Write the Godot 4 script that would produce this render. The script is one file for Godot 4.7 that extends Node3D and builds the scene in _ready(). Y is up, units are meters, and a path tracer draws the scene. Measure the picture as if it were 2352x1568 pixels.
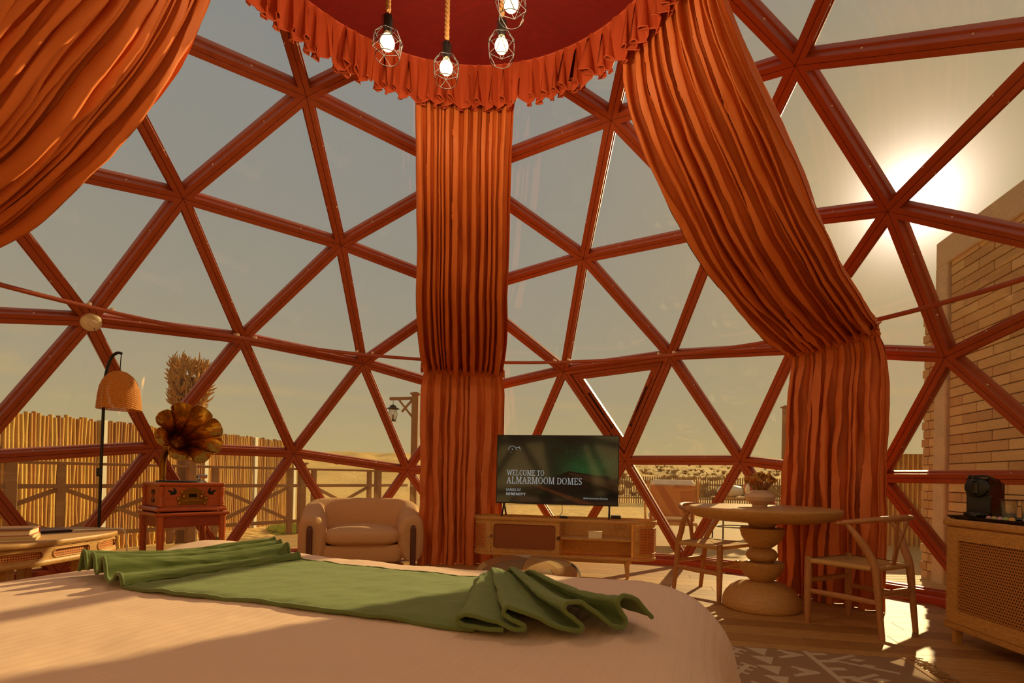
extends Node3D
# Desert glamping dome: camera, sky and sun first, then the shell, the furniture and what lies outside.

const HR := 4.2          # radius of the dome at the inner face of its frames
const Y0 := 0.042        # height of the dome's equator above the floor
const VS := 0.985        # the dome is a little flatter than a sphere
const YAW := 1.1671      # turn of the dome's pattern about its axis
const CAM := Vector3(0.41166, 0.9576, 2.55895)
const FOCAL := 1260.73
const PX := 1214.67
const PY := 1089.12
const ROLL := 0.0190
const PITCH := 0.0046

var rng := RandomNumberGenerator.new()
var M := {}              # materials
var taken := {}

# ---------------------------------------------------------------- mesh building
class MB:
	var v := PackedVector3Array()
	var n := PackedVector3Array()
	var uv := PackedVector2Array()
	var col := PackedColorArray()
	var ix := PackedInt32Array()
	var has_uv := false
	var xf := Transform3D.IDENTITY

	# pts shared and smooth; tri lists three corners each, counter-clockwise seen from outside
	func patch(pts: PackedVector3Array, tri: PackedInt32Array, uvs := PackedVector2Array()) -> void:
		var base := v.size()
		var nn := PackedVector3Array()
		nn.resize(pts.size())
		var q := pts
		if xf != Transform3D.IDENTITY:
			q = xf * pts
		for i in range(0, tri.size(), 3):
			var a := tri[i]
			var b := tri[i + 1]
			var c := tri[i + 2]
			var f := (q[b] - q[a]).cross(q[c] - q[a])
			nn[a] += f
			nn[b] += f
			nn[c] += f
			ix.append(base + a)
			ix.append(base + c)
			ix.append(base + b)
		for i in nn.size():
			nn[i] = nn[i].normalized() if nn[i].length_squared() > 1e-20 else Vector3.UP
		v.append_array(q)
		n.append_array(nn)
		if uvs.size() == pts.size():
			has_uv = true
			uv.append_array(uvs)
		else:
			var z := PackedVector2Array()
			z.resize(pts.size())
			uv.append_array(z)

	func tri(a: Vector3, b: Vector3, c: Vector3) -> void:
		patch(PackedVector3Array([a, b, c]), PackedInt32Array([0, 1, 2]))

	func quad(a: Vector3, b: Vector3, c: Vector3, d: Vector3, u := PackedVector2Array()) -> void:
		patch(PackedVector3Array([a, b, c, d]), PackedInt32Array([0, 1, 2, 0, 2, 3]), u)

	# grid of nu x nv points (index i * nv + j); outward = d/di x d/dj, flip turns it
	func grid(pts: PackedVector3Array, nu: int, nv: int, wu := false, wv := false, flip := false, uvs := PackedVector2Array()) -> void:
		var t := PackedInt32Array()
		for i in (nu if wu else nu - 1):
			var i2 := (i + 1) % nu
			for j in (nv if wv else nv - 1):
				var j2 := (j + 1) % nv
				var a := i * nv + j
				var b := i2 * nv + j
				var c := i2 * nv + j2
				var d := i * nv + j2
				if flip:
					t.append_array(PackedInt32Array([a, c, b, a, d, c]))
				else:
					t.append_array(PackedInt32Array([a, b, c, a, c, d]))
		patch(pts, t, uvs)

	# a flat four-sided face turned to look away from the point o
	func oquad(o: Vector3, a: Vector3, b: Vector3, c: Vector3, d: Vector3) -> void:
		if (b - a).cross(c - a).dot((a + b + c + d) * 0.25 - o) < 0:
			quad(a, d, c, b)
		else:
			quad(a, b, c, d)

	func otri(o: Vector3, a: Vector3, b: Vector3, c: Vector3) -> void:
		if (b - a).cross(c - a).dot((a + b + c) / 3.0 - o) < 0:
			tri(a, c, b)
		else:
			tri(a, b, c)

	func box(c: Vector3, s: Vector3, bev := 0.0, bs := Basis.IDENTITY) -> void:
		var h := s * 0.5
		bev = minf(bev, minf(h.x, minf(h.y, h.z)) * 0.98)
		var g := h - Vector3.ONE * bev
		for ax in 3:
			var b1 := (ax + 1) % 3
			var b2 := (ax + 2) % 3
			for sg in [-1.0, 1.0]:
				var e0 := Vector3.ZERO
				var e1 := Vector3.ZERO
				var e2 := Vector3.ZERO
				e0[ax] = h[ax] * sg
				e1[b1] = g[b1]
				e2[b2] = g[b2]
				oquad(c, c + bs * (e0 - e1 - e2), c + bs * (e0 + e1 - e2), c + bs * (e0 + e1 + e2), c + bs * (e0 - e1 + e2))
			if bev <= 0.0:
				continue
			for s1 in [-1.0, 1.0]:
				for s2 in [-1.0, 1.0]:
					var p := Vector3.ZERO
					var q := Vector3.ZERO
					p[b1] = h[b1] * s1
					p[b2] = g[b2] * s2
					q[b1] = g[b1] * s1
					q[b2] = h[b2] * s2
					var l := Vector3.ZERO
					l[ax] = g[ax]
					oquad(c, c + bs * (p - l), c + bs * (q - l), c + bs * (q + l), c + bs * (p + l))
		if bev > 0.0:
			for sx in [-1.0, 1.0]:
				for sy in [-1.0, 1.0]:
					for sz in [-1.0, 1.0]:
						otri(c, c + bs * Vector3(h.x * sx, g.y * sy, g.z * sz), c + bs * Vector3(g.x * sx, h.y * sy, g.z * sz), c + bs * Vector3(g.x * sx, g.y * sy, h.z * sz))

	# tube along pts; rad one number or an array; flat ends
	func tube(pts: PackedVector3Array, rad, seg := 8, closed := false, cap := true, squash := 1.0, upv := Vector3.ZERO) -> void:
		var m := pts.size()
		var out := PackedVector3Array()
		var side := Vector3.ZERO
		var ends := []
		for i in m:
			var a := pts[(i - 1 + m) % m] if (closed or i > 0) else pts[i]
			var b := pts[(i + 1) % m] if (closed or i < m - 1) else pts[i]
			var t := (b - a).normalized()
			if upv != Vector3.ZERO:
				side = upv.cross(t).normalized()
			elif side == Vector3.ZERO:
				side = (Vector3.UP if absf(t.y) < 0.9 else Vector3.RIGHT).cross(t).normalized()
			else:
				side = (side - t * side.dot(t)).normalized()
			var o := t.cross(side)
			var r: float = rad if (rad is float or rad is int) else rad[i]
			for k in seg:
				var an := TAU * k / seg
				out.append(pts[i] + (side * cos(an) + o * sin(an) * squash) * r)
			if i == 0 or i == m - 1:
				ends.append(t)
		grid(out, m, seg, closed, true, true)
		if cap and not closed:
			for e in 2:
				var o0 := 0 if e == 0 else (m - 1) * seg
				var cp := PackedVector3Array([pts[0] if e == 0 else pts[m - 1]])
				var ct := PackedInt32Array()
				for k in seg:
					cp.append(out[o0 + k])
					if e == 1:
						ct.append_array(PackedInt32Array([0, 1 + k, 1 + (k + 1) % seg]))
					else:
						ct.append_array(PackedInt32Array([0, 1 + (k + 1) % seg, 1 + k]))
				patch(cp, ct)

	func bar(a: Vector3, b: Vector3, r: float, seg := 8, r2 := -1.0) -> void:
		tube(PackedVector3Array([a, b]), PackedFloat32Array([r, r if r2 < 0 else r2]), seg)

	# rectangular bar from a to b, w across, d along up
	func beam(a: Vector3, b: Vector3, w: float, d: float, up := Vector3.UP, bev := 0.0) -> void:
		var z := (b - a).normalized()
		var x := up.cross(z)
		x = x.normalized() if x.length() > 1e-4 else Vector3.RIGHT
		var y := z.cross(x)
		box((a + b) * 0.5, Vector3(w, d, (b - a).length()), bev, Basis(x, y, z))

	# profile points (radius, height) from bottom to top; sharp corners where two points coincide are not needed: flat list of runs
	func lathe(prof: PackedVector2Array, seg := 32, sharp := false) -> void:
		var m := prof.size()
		if sharp:
			for i in m - 1:
				var o := PackedVector3Array()
				for e in 2:
					for k in seg:
						var an := TAU * k / seg
						o.append(Vector3(prof[i + e].x * cos(an), prof[i + e].y, -prof[i + e].x * sin(an)))
				grid(o, 2, seg, false, true, true)
			return
		var out := PackedVector3Array()
		for i in m:
			for k in seg:
				var an := TAU * k / seg
				out.append(Vector3(prof[i].x * cos(an), prof[i].y, -prof[i].x * sin(an)))
		grid(out, m, seg, false, true, true)

	# flat polygon in xy (counter-clockwise seen from +z), from z0 to z1
	func prism(poly: PackedVector2Array, z0: float, z1: float) -> void:
		if Geometry2D.is_polygon_clockwise(poly):
			poly = poly.duplicate()
			poly.reverse()
		var t := Geometry2D.triangulate_polygon(poly)
		var fr := PackedVector3Array()
		var bk := PackedVector3Array()
		for p in poly:
			fr.append(Vector3(p.x, p.y, z1))
			bk.append(Vector3(p.x, p.y, z0))
		var tf := PackedInt32Array()
		var tb := PackedInt32Array()
		for i in range(0, t.size(), 3):
			var a := poly[t[i]]
			var b := poly[t[i + 1]]
			var c := poly[t[i + 2]]
			if (b - a).cross(c - a) > 0:
				tf.append_array(PackedInt32Array([t[i], t[i + 1], t[i + 2]]))
				tb.append_array(PackedInt32Array([t[i], t[i + 2], t[i + 1]]))
			else:
				tf.append_array(PackedInt32Array([t[i], t[i + 2], t[i + 1]]))
				tb.append_array(PackedInt32Array([t[i], t[i + 1], t[i + 2]]))
		patch(fr, tf)
		patch(bk, tb)
		for i in poly.size():
			var j := (i + 1) % poly.size()
			quad(bk[i], bk[j], fr[j], fr[i])

	# horizontal slab with an outline in xz and rounded rim: rings = [(inset, height) ...] from bottom to top
	func slab(outline: PackedVector2Array, rings: PackedVector2Array) -> void:
		var m := outline.size()
		var out := PackedVector3Array()
		for r in rings:
			for i in m:
				var a := outline[(i - 1 + m) % m]
				var b := outline[(i + 1) % m]
				var t := (b - a).normalized()
				var inw := Vector2(t.y, -t.x)
				if not _inside(outline[i] + inw * 1e-4, outline):
					inw = -inw
				var p := outline[i] + inw * r.x
				out.append(Vector3(p.x, r.y, p.y))
		var cen := Vector3.ZERO
		for i in m:
			cen += out[i] / m
		var f := false
		for r in rings.size() - 1:
			if rings[r + 1].y - rings[r].y > 1e-4:
				# a face that stands upright tells which way is out
				var k := r * m
				var nrm := (out[k + m] - out[k]).cross(out[k + 1] - out[k])
				var away := Vector3(out[k].x, 0, out[k].z) - Vector3(cen.x, 0, cen.z)
				var q := Vector2(out[k].x, out[k].z) + Vector2(nrm.x, nrm.z).normalized() * 1e-3
				f = _inside(q, outline) if rings[r].x < 1e-3 else nrm.dot(away) < 0
				break
		grid(out, rings.size(), m, false, true, f)
		for e in 2:
			var o0 := 0 if e == 0 else (rings.size() - 1) * m
			var poly := PackedVector2Array()
			var pts := PackedVector3Array()
			for i in m:
				poly.append(Vector2(out[o0 + i].x, out[o0 + i].z))
				pts.append(out[o0 + i])
			var t := Geometry2D.triangulate_polygon(poly)
			var tt := PackedInt32Array()
			for i in range(0, t.size(), 3):
				var fc := (pts[t[i + 1]] - pts[t[i]]).cross(pts[t[i + 2]] - pts[t[i]])
				if (fc.y > 0) == (e == 1):
					tt.append_array(PackedInt32Array([t[i], t[i + 1], t[i + 2]]))
				else:
					tt.append_array(PackedInt32Array([t[i], t[i + 2], t[i + 1]]))
			patch(pts, tt)

	func _inside(p: Vector2, poly: PackedVector2Array) -> bool:
		return Geometry2D.is_point_in_polygon(p, poly)

	func mesh() -> ArrayMesh:
		var a := []
		a.resize(Mesh.ARRAY_MAX)
		a[Mesh.ARRAY_VERTEX] = v
		a[Mesh.ARRAY_NORMAL] = n
		a[Mesh.ARRAY_INDEX] = ix
		if has_uv:
			a[Mesh.ARRAY_TEX_UV] = uv
		if col.size() == v.size():
			a[Mesh.ARRAY_COLOR] = col
		var m := ArrayMesh.new()
		m.add_surface_from_arrays(Mesh.PRIMITIVE_TRIANGLES, a)
		return m

# ---------------------------------------------------------------- naming
func numbered(called: String, parent: Node) -> String:
	var key := str(parent.get_instance_id()) + "/" + called
	var k: int = taken.get(key, 0)
	taken[key] = k + 1
	return called if k == 0 else "%s_%03d" % [called, k]

func tag(o: Node, label := "", category := "", group := "", kind := "") -> Node:
	if label: o.set_meta("label", label)
	if category: o.set_meta("category", category)
	if group: o.set_meta("group", group)
	if kind: o.set_meta("kind", kind)
	return o

func obj(called: String, m, mat: Material, parent: Node = self, at = null) -> MeshInstance3D:
	var o := MeshInstance3D.new()
	o.mesh = m.mesh() if m is MB else m
	o.material_override = mat
	o.name = numbered(called, parent)
	parent.add_child(o, true)
	if at is Transform3D: o.transform = at
	elif at is Vector3: o.position = at
	return o

func base(called: String, at := Vector3.ZERO, turn := 0.0, parent: Node = self) -> Node3D:
	var o := Node3D.new()
	o.name = numbered(called, parent)
	parent.add_child(o, true)
	o.position = at
	o.rotation.y = turn
	return o

func thing(called: String, label: String, category: String, at := Vector3.ZERO, turn := 0.0, group := "") -> Node3D:
	var o := base(called, at, turn)
	tag(o, label, category, group)
	return o

func copy_of(o: Node3D, called: String, label: String, at: Vector3, turn: float, group := "") -> Node3D:
	var c: Node3D = o.duplicate()
	c.name = numbered(called, self)
	add_child(c, true)
	c.position = at
	c.rotation.y = turn
	if label: c.set_meta("label", label)
	if group: c.set_meta("group", group)
	return c

func V(a: Array) -> PackedVector3Array:
	var o := PackedVector3Array()
	for i in range(0, a.size(), 3):
		o.append(Vector3(a[i], a[i + 1], a[i + 2]))
	return o

func P2(a: Array) -> PackedVector2Array:
	var o := PackedVector2Array()
	for i in range(0, a.size(), 2):
		o.append(Vector2(a[i], a[i + 1]))
	return o

# smooth curve through points
func spline(p: PackedVector3Array, per := 6, closed := false) -> PackedVector3Array:
	var o := PackedVector3Array()
	var m := p.size()
	for i in (m if closed else m - 1):
		var a := p[(i - 1 + m) % m] if (closed or i > 0) else p[i] * 2.0 - p[i + 1]
		var b := p[i]
		var c := p[(i + 1) % m]
		var d := p[(i + 2) % m] if (closed or i < m - 2) else c * 2.0 - b
		for k in per:
			o.append(b.cubic_interpolate(c, a, d, float(k) / per))
	if not closed:
		o.append(p[m - 1])
	return o

func lerp_list(x: float, xs: Array, ys: Array) -> float:
	if x <= xs[0]: return ys[0]
	for i in range(1, xs.size()):
		if x <= xs[i]:
			return lerpf(ys[i - 1], ys[i], (x - xs[i - 1]) / (xs[i] - xs[i - 1]))
	return ys[ys.size() - 1]

func roundrect(w: float, h: float, r: float, k := 5) -> PackedVector2Array:
	var o := PackedVector2Array()
	for q in 4:
		var cx := (w * 0.5 - r) * (1.0 if q == 0 or q == 3 else -1.0)
		var cy := (h * 0.5 - r) * (1.0 if q < 2 else -1.0)
		for i in k + 1:
			var an := PI * 0.5 * (q + float(i) / k)
			o.append(Vector2(cx + r * cos(an), cy + r * sin(an)))
	return o

func ring_prism(b: MB, outer: PackedVector2Array, inner: PackedVector2Array, z0: float, z1: float) -> void:
	# frame between two outlines with the same number of points, both counter-clockwise
	var m := outer.size()
	for i in m:
		var j := (i + 1) % m
		var o0 := Vector3(outer[i].x, outer[i].y, 0)
		var o1 := Vector3(outer[j].x, outer[j].y, 0)
		var i0 := Vector3(inner[i].x, inner[i].y, 0)
		var i1 := Vector3(inner[j].x, inner[j].y, 0)
		var f := Vector3(0, 0, z1)
		var k := Vector3(0, 0, z0)
		b.quad(o0 + f, o1 + f, i1 + f, i0 + f)
		b.quad(o0 + k, i0 + k, i1 + k, o1 + k)
		b.quad(o0 + k, o1 + k, o1 + f, o0 + f)
		b.quad(i0 + k, i0 + f, i1 + f, i1 + k)

# ---------------------------------------------------------------- textures and materials
func noise_image(w: int, h: int, freq: float, seed_: int, sx := 1.0, sy := 1.0, oct := 4, type := FastNoiseLite.TYPE_SIMPLEX_SMOOTH) -> PackedFloat32Array:
	# tileable noise, 0..1
	var f := FastNoiseLite.new()
	f.seed = seed_
	f.frequency = 1.0
	f.noise_type = type
	f.fractal_octaves = oct
	var o := PackedFloat32Array()
	o.resize(w * h)
	for y in h:
		for x in w:
			var a := TAU * x / w
			var b := TAU * y / h
			var p := f.get_noise_3d(cos(a) * freq * sx, sin(a) * freq * sx + cos(b) * freq * sy * 1.7, sin(b) * freq * sy + 3.1)
			o[y * w + x] = clampf(p * 0.5 + 0.5, 0, 1)
	return o

func image_of(w: int, h: int, fn: Callable) -> ImageTexture:
	var im := Image.create(w, h, false, Image.FORMAT_RGB8)
	for y in h:
		for x in w:
			im.set_pixel(x, y, fn.call(x, y))
	im.generate_mipmaps()
	return ImageTexture.create_from_image(im)

# grain along u (along_v: along v), light to dark around white
func wood_texture(seed_: int, along_v: bool, contrast: float, size := 256) -> ImageTexture:
	var g := noise_image(size, size, 0.35 if not along_v else 5.0, seed_, 1.0, 1.0 if along_v else 14.0, 4) if not along_v else noise_image(size, size, 0.35, seed_, 14.0, 1.0, 4)
	var fine := noise_image(size, size, 0.6, seed_ + 7, 1.0 if not along_v else 40.0, 40.0 if not along_v else 1.0, 2)
	return image_of(size, size, func(x: int, y: int) -> Color:
		var k := y * size + x
		var rings := 0.5 + 0.5 * sin(g[k] * 38.0)
		var t := 1.0 - contrast * (0.45 * rings + 0.55 * fine[k])
		return Color(t, t * (0.97 + 0.03 * t), t * (0.93 + 0.07 * t)))

func mat(called: String, c: Color, rough := 0.6, metal := 0.0) -> StandardMaterial3D:
	var m := StandardMaterial3D.new()
	m.resource_name = called
	m.albedo_color = c
	m.roughness = rough
	m.metallic = metal
	M[called] = m
	return m

func tri_tex(m: StandardMaterial3D, t: Texture2D, sc: float, world := false) -> StandardMaterial3D:
	m.albedo_texture = t
	m.uv1_triplanar = true
	m.uv1_world_triplanar = world
	m.uv1_scale = Vector3(sc, sc, sc)
	return m

func relief(m: StandardMaterial3D, t: Texture2D, cm: float) -> StandardMaterial3D:
	m.heightmap_enabled = true
	m.heightmap_texture = t
	m.heightmap_scale = cm
	return m

func srgb(r: int, g: int, b: int, a := 1.0) -> Color:
	return Color(r / 255.0, g / 255.0, b / 255.0, a)

# ---------------------------------------------------------------- the dome's pattern
func dome_dir(lat: float, az: float) -> Vector3:
	var th := az - YAW
	return Vector3(-sin(th) * cos(lat), sin(lat), -cos(th) * cos(lat))

func slerpv(a: Vector3, b: Vector3, t: float) -> Vector3:
	return a if a.distance_to(b) < 1e-6 else a.slerp(b, t)

func tri_family(a: Vector3, b: Vector3, c: Vector3, i: int, k: int) -> Vector3:
	if i == 4:
		return a
	var l := slerpv(a, b, (4 - i) / 4.0)
	var r := slerpv(a, c, (4 - i) / 4.0)
	return slerpv(l, r, float(k) / (4 - i))

func tri_point(a: Vector3, b: Vector3, c: Vector3, i: int, j: int, k: int) -> Vector3:
	return (tri_family(a, b, c, i, k) + tri_family(b, c, a, j, i) + tri_family(c, a, b, k, j)).normalized()

func on_dome(d: Vector3, r := HR) -> Vector3:
	var y := d.y * VS * r + Y0
	if d.y < 0.03:
		y = 0.055
	return Vector3(d.x * r, y, d.z * r)

func _ready() -> void:
	rng.seed = 20240611
	make_camera_and_light()
	make_materials()
	make_setting()
	make_drapery()
	make_furniture()
	make_outside()

func make_camera_and_light() -> void:
	var cam := Camera3D.new()
	cam.name = "camera"
	cam.projection = Camera3D.PROJECTION_FRUSTUM
	cam.near = 0.05
	cam.far = 2000.0
	cam.size = cam.near * 1568.0 / FOCAL
	cam.frustum_offset = Vector2((1176.0 - PX) / FOCAL, (PY - 784.0) / FOCAL) * cam.near
	var f := Vector3(0, sin(PITCH), -cos(PITCH))
	var r := Vector3.RIGHT
	var u := r.cross(f)
	cam.transform = Transform3D(Basis(r * cos(ROLL) + u * sin(ROLL), u * cos(ROLL) - r * sin(ROLL), -f), CAM)
	add_child(cam)
	cam.current = true
	# low evening sun, front right
	var sun_dir := Vector3(0.6926, 0.5208, -0.9976).normalized()
	var sun := DirectionalLight3D.new()
	sun.name = "sun"
	sun.light_color = Color(1.0, 0.78, 0.36).linear_to_srgb()
	sun.light_energy = SUN_E
	sun.light_angular_distance = 0.6
	sun.shadow_enabled = true
	add_child(sun)
	sun.look_at_from_position(sun_dir * 40.0, Vector3.ZERO, Vector3.UP)
	# hazy evening sky: grey-blue overhead, khaki at the horizon, bright haze round the sun
	var w := 1024
	var h := 512
	var cl := FastNoiseLite.new()
	cl.seed = 5
	cl.frequency = 1.0
	cl.fractal_octaves = 4
	var im := Image.create(w, h, false, Image.FORMAT_RGBF)
	for y in h:
		var el := (0.5 - (y + 0.5) / h) * PI
		for x in w:
			var az := (x + 0.5) / w * TAU
			var d := Vector3(sin(az) * cos(el), sin(el), -cos(az) * cos(el))
			im.set_pixel(x, y, sky_color(d, el, sun_dir, cl))
	var sm := PanoramaSkyMaterial.new()
	sm.panorama = ImageTexture.create_from_image(im)
	var sky := Sky.new()
	sky.sky_material = sm
	var env := Environment.new()
	env.background_mode = Environment.BG_SKY
	env.sky = sky
	env.tonemap_mode = Environment.TONE_MAPPER_LINEAR
	env.tonemap_exposure = 1.0
	env.sdfgi_enabled = true
	env.ssao_enabled = true
	env.ssil_enabled = true
	var we := WorldEnvironment.new()
	we.name = "world_environment"
	we.environment = env
	add_child(we)

const SUN_E := 1.8

func sky_color(d: Vector3, el: float, sun: Vector3, cl: FastNoiseLite) -> Color:
	var deg := rad_to_deg(maxf(el, 0.0))
	var hz := exp(-deg / 13.0)
	var c := Vector3(0.250, 0.272, 0.264).lerp(Vector3(0.56, 0.415, 0.160), hz)
	# thin streaks of cloud low in the sky
	if deg > 2.0 and deg < 16.0:
		var q := Vector3(d.x, d.y * 9.0, d.z) * 3.2
		var k := clampf((cl.get_noise_3dv(q) - 0.18) * 3.0, 0, 1) * smoothstep(2.0, 5.0, deg) * (1.0 - smoothstep(8.0, 15.0, deg))
		c = c.lerp(Vector3(0.56, 0.40, 0.18), k * 0.45)
	var g := rad_to_deg(d.angle_to(sun))
	c = c.lerp(Vector3(0.50, 0.345, 0.135), 0.85 * exp(-pow(g / 17.0, 1.6)))
	c += Vector3(9.0, 7.4, 6.2) * exp(-g / 1.5)
	c += Vector3(0.22, 0.15, 0.06) * exp(-g / 7.0)
	return Color(c.x, c.y, c.z)

# ---------------------------------------------------------------- materials
func make_materials() -> void:
	var wh := wood_texture(3, false, 0.28)
	var wv := wood_texture(9, true, 0.28)
	var fab := image_of(128, 128, func(x: int, y: int) -> Color:
		var t := 0.84 + 0.16 * absf(sin(x * PI / 4.0)) * absf(sin(y * PI / 4.0))
		return Color(t, t, t))
	var soft := noise_image(256, 256, 2.2, 31, 1, 1, 4)
	var softt := image_of(256, 256, func(x: int, y: int) -> Color:
		var t := 0.86 + 0.14 * soft[y * 256 + x]
		return Color(t, t, t))
	var coarse := noise_image(256, 256, 9.0, 77, 1, 1, 3)
	var bumpt := image_of(256, 256, func(x: int, y: int) -> Color:
		var t := coarse[y * 256 + x]
		return Color(t, t, t))
	M["fab_tex"] = fab
	M["bump_tex"] = bumpt
	M["wood_h"] = wh
	M["wood_v"] = wv
	mat("frame", srgb(186, 92, 50), 0.45)
	tri_tex(M.frame, softt, 1.3)
	mat("plinth", srgb(196, 84, 44), 0.45)
	var g := mat("glass", Color(0.95, 0.97, 0.95, 0.03), 0.0)
	g.transparency = BaseMaterial3D.TRANSPARENCY_ALPHA
	g.metallic_specular = 0.5
	# orange drapery, lets light through
	for nm in ["drape", "valance"]:
		var m := mat(nm, srgb(244, 132, 58) if nm == "drape" else srgb(226, 98, 48), 0.62)
		m.backlight_enabled = true
		m.backlight = Color(0.10, 0.045, 0.015) if nm == "drape" else Color(0.10, 0.04, 0.015)
		tri_tex(m, fab, 22.0)
	mat("canopy", srgb(140, 26, 20), 0.75)
	tri_tex(M.canopy, softt, 1.0)
	for i in 4:
		var m2 := mat("plank%d" % i, [srgb(214, 156, 76), srgb(202, 144, 68), srgb(220, 164, 84), srgb(190, 134, 62)][i], 0.6)
		tri_tex(m2, M.wood_h, 0.9)
		m2.uv1_offset = Vector3(i * 0.37, i * 0.21, i * 0.13)
	# striped white sateen
	var st := image_of(64, 8, func(x: int, _y: int) -> Color:
		var t := 0.5 + 0.5 * tanh(3.0 * sin(TAU * x / 64.0))
		return Color(t, t, t))
	var sh := mat("sheet", srgb(228, 190, 158), 0.65)
	sh.uv1_scale = Vector3(1, 1, 1)
	sh.heightmap_enabled = true
	sh.heightmap_texture = st
	sh.heightmap_scale = 0.07
	sh.rim_enabled = true
	sh.rim = 0.2
	var gr := mat("throw", srgb(110, 124, 58), 0.9)
	tri_tex(gr, softt, 3.0)
	gr.rim_enabled = true
	gr.rim = 0.5
	mat("throw_hem", srgb(98, 110, 54), 0.9)
	M.throw_hem.rim_enabled = true
	var bc := mat("boucle", srgb(236, 184, 124), 0.9)
	tri_tex(bc, softt, 6.0)
	relief(bc, bumpt, 0.25)
	bc.rim_enabled = true
	bc.rim = 0.3
	for nm2 in [["oak", srgb(236, 174, 88), 0.5], ["oak_light", srgb(230, 172, 94), 0.5], ["walnut", srgb(112, 58, 30), 0.45], ["cherry", srgb(222, 108, 44), 0.36], ["cherry_dark", srgb(184, 76, 36), 0.36],
			["stool_oak", srgb(214, 146, 82), 0.5], ["deck_wood", srgb(216, 164, 86), 0.75], ["post_wood", srgb(176, 124, 64), 0.8]]:
		tri_tex(mat(nm2[0], nm2[1], nm2[2]), M.wood_h, 1.6)
		tri_tex(mat(nm2[0] + "_v", nm2[1], nm2[2]), M.wood_v, 1.6)
	mat("black", srgb(22, 20, 18), 0.4)
	mat("black_gloss", srgb(14, 13, 12), 0.12)
	mat("dark_metal", srgb(40, 34, 28), 0.35, 0.8)
	mat("brass", srgb(190, 140, 52), 0.22, 1.0)
	mat("brass_dull", srgb(150, 104, 36), 0.34, 1.0)
	mat("chrome", srgb(200, 190, 170), 0.15, 1.0)
	mat("cream_plastic", srgb(238, 224, 186), 0.45)
	mat("rope", srgb(190, 140, 78), 0.9)
	tri_tex(M.rope, fab, 10.0)
	mat("rattan", srgb(236, 160, 60), 0.55)
	M.rattan.backlight_enabled = true
	M.rattan.backlight = Color(0.5, 0.3, 0.1)
	mat("cane", srgb(200, 140, 72), 0.6)
	mat("cane_back", srgb(96, 52, 22), 0.8)
	mat("cord", srgb(228, 176, 100), 0.85)
	relief(tri_tex(M.cord, fab, 30.0), fab, 0.1)
	mat("ceramic", srgb(214, 178, 140), 0.75)
	mat("paper", srgb(236, 214, 170), 0.8)
	mat("sand", srgb(214, 176, 110), 0.95)
	mat("grass", srgb(168, 164, 48), 0.9)
	mat("white_post", srgb(226, 214, 186), 0.6)
	for i in 4:
		tri_tex(mat("pole%d" % i, [srgb(236, 176, 70), srgb(220, 154, 56), srgb(244, 192, 84), srgb(186, 122, 46)][i], 0.75), M.wood_v, 1.4)
	for i in 4:
		tri_tex(mat("brick%d" % i, [srgb(212, 172, 106), srgb(204, 160, 96), srgb(220, 180, 114), srgb(194, 150, 88)][i], 0.85), softt, 3.0)
	mat("mortar", srgb(110, 84, 54), 0.95)
	mat("stucco", srgb(212, 184, 138), 0.9)
	relief(tri_tex(M.stucco, softt, 2.0), bumpt, 0.2)
	var lamp := mat("bulb", Color(1, 0.93, 0.78), 0.3)
	lamp.emission_enabled = true
	lamp.emission = srgb(255, 226, 178)
	lamp.emission_energy_multiplier = 2.2

# ---------------------------------------------------------------- the dome
func dome_points() -> Array:
	# list of triangles, each [a, b, c, name]
	var out := []
	var zen := Vector3.UP
	var lat := atan(0.5)
	for k in 5:
		var u0 := dome_dir(lat, deg_to_rad(72.0 * k))
		var u1 := dome_dir(lat, deg_to_rad(72.0 * (k + 1)))
		var l0 := dome_dir(-lat, deg_to_rad(72.0 * k + 36))
		var l1 := dome_dir(-lat, deg_to_rad(72.0 * k - 36))
		for face in [[zen, u0, u1, 9], [l0, u0, u1, 2], [u0, l1, l0, 2]]:
			# rows are counted from the first corner; only what lies above the floor ring is kept
			var a: Vector3 = face[0]
			var b: Vector3 = face[1]
			var c: Vector3 = face[2]
			var pt := func(row: int, j: int) -> Vector3:
				return on_dome(tri_point(a, b, c, 4 - row, row - j, j))
			var lo := 0
			var hi := 4
			if face[0] == l0: lo = 2
			if face[0] == u0: hi = 2
			for row in range(lo, hi):
				for j in row + 1:
					out.append([pt.call(row, j), pt.call(row + 1, j), pt.call(row + 1, j + 1)])
				for j in row:
					out.append([pt.call(row, j), pt.call(row + 1, j + 1), pt.call(row, j + 1)])
	return out

func inset_tri(t: Array, d: float) -> Array:
	var a: Vector3 = t[0]
	var b: Vector3 = t[1]
	var c: Vector3 = t[2]
	var la := b.distance_to(c)
	var lb := c.distance_to(a)
	var lc := a.distance_to(b)
	var inc := (a * la + b * lb + c * lc) / (la + lb + lc)
	var r := (b - a).cross(c - a).length() / (la + lb + lc)
	var k := 1.0 - d / r
	return [inc + (a - inc) * k, inc + (b - inc) * k, inc + (c - inc) * k]

func out_tri(t: Array, z: float) -> Array:
	var o := Vector3(0, Y0, 0)
	return t.map(func(p: Vector3) -> Vector3: return o + (p - o) * (1.0 + z / HR))

# frame made of three mitred bars, prof = [(inset, depth) ...]
func tri_frame(m: MB, t: Array, prof: Array) -> void:
	var cen: Vector3 = (t[0] + t[1] + t[2]) / 3.0
	var loops := []
	for p in prof:
		loops.append(inset_tri(out_tri(t, p[1]), p[0]))
	for e in 3:
		var f := (e + 1) % 3
		# the bar's own axis, to turn its faces outwards
		var o := Vector3.ZERO
		for l in loops:
			o += (l[e] + l[f]) * 0.5 / loops.size()
		for i in loops.size():
			var j := (i + 1) % loops.size()
			m.oquad(o, loops[i][e], loops[i][f], loops[j][f], loops[j][e])

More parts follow.
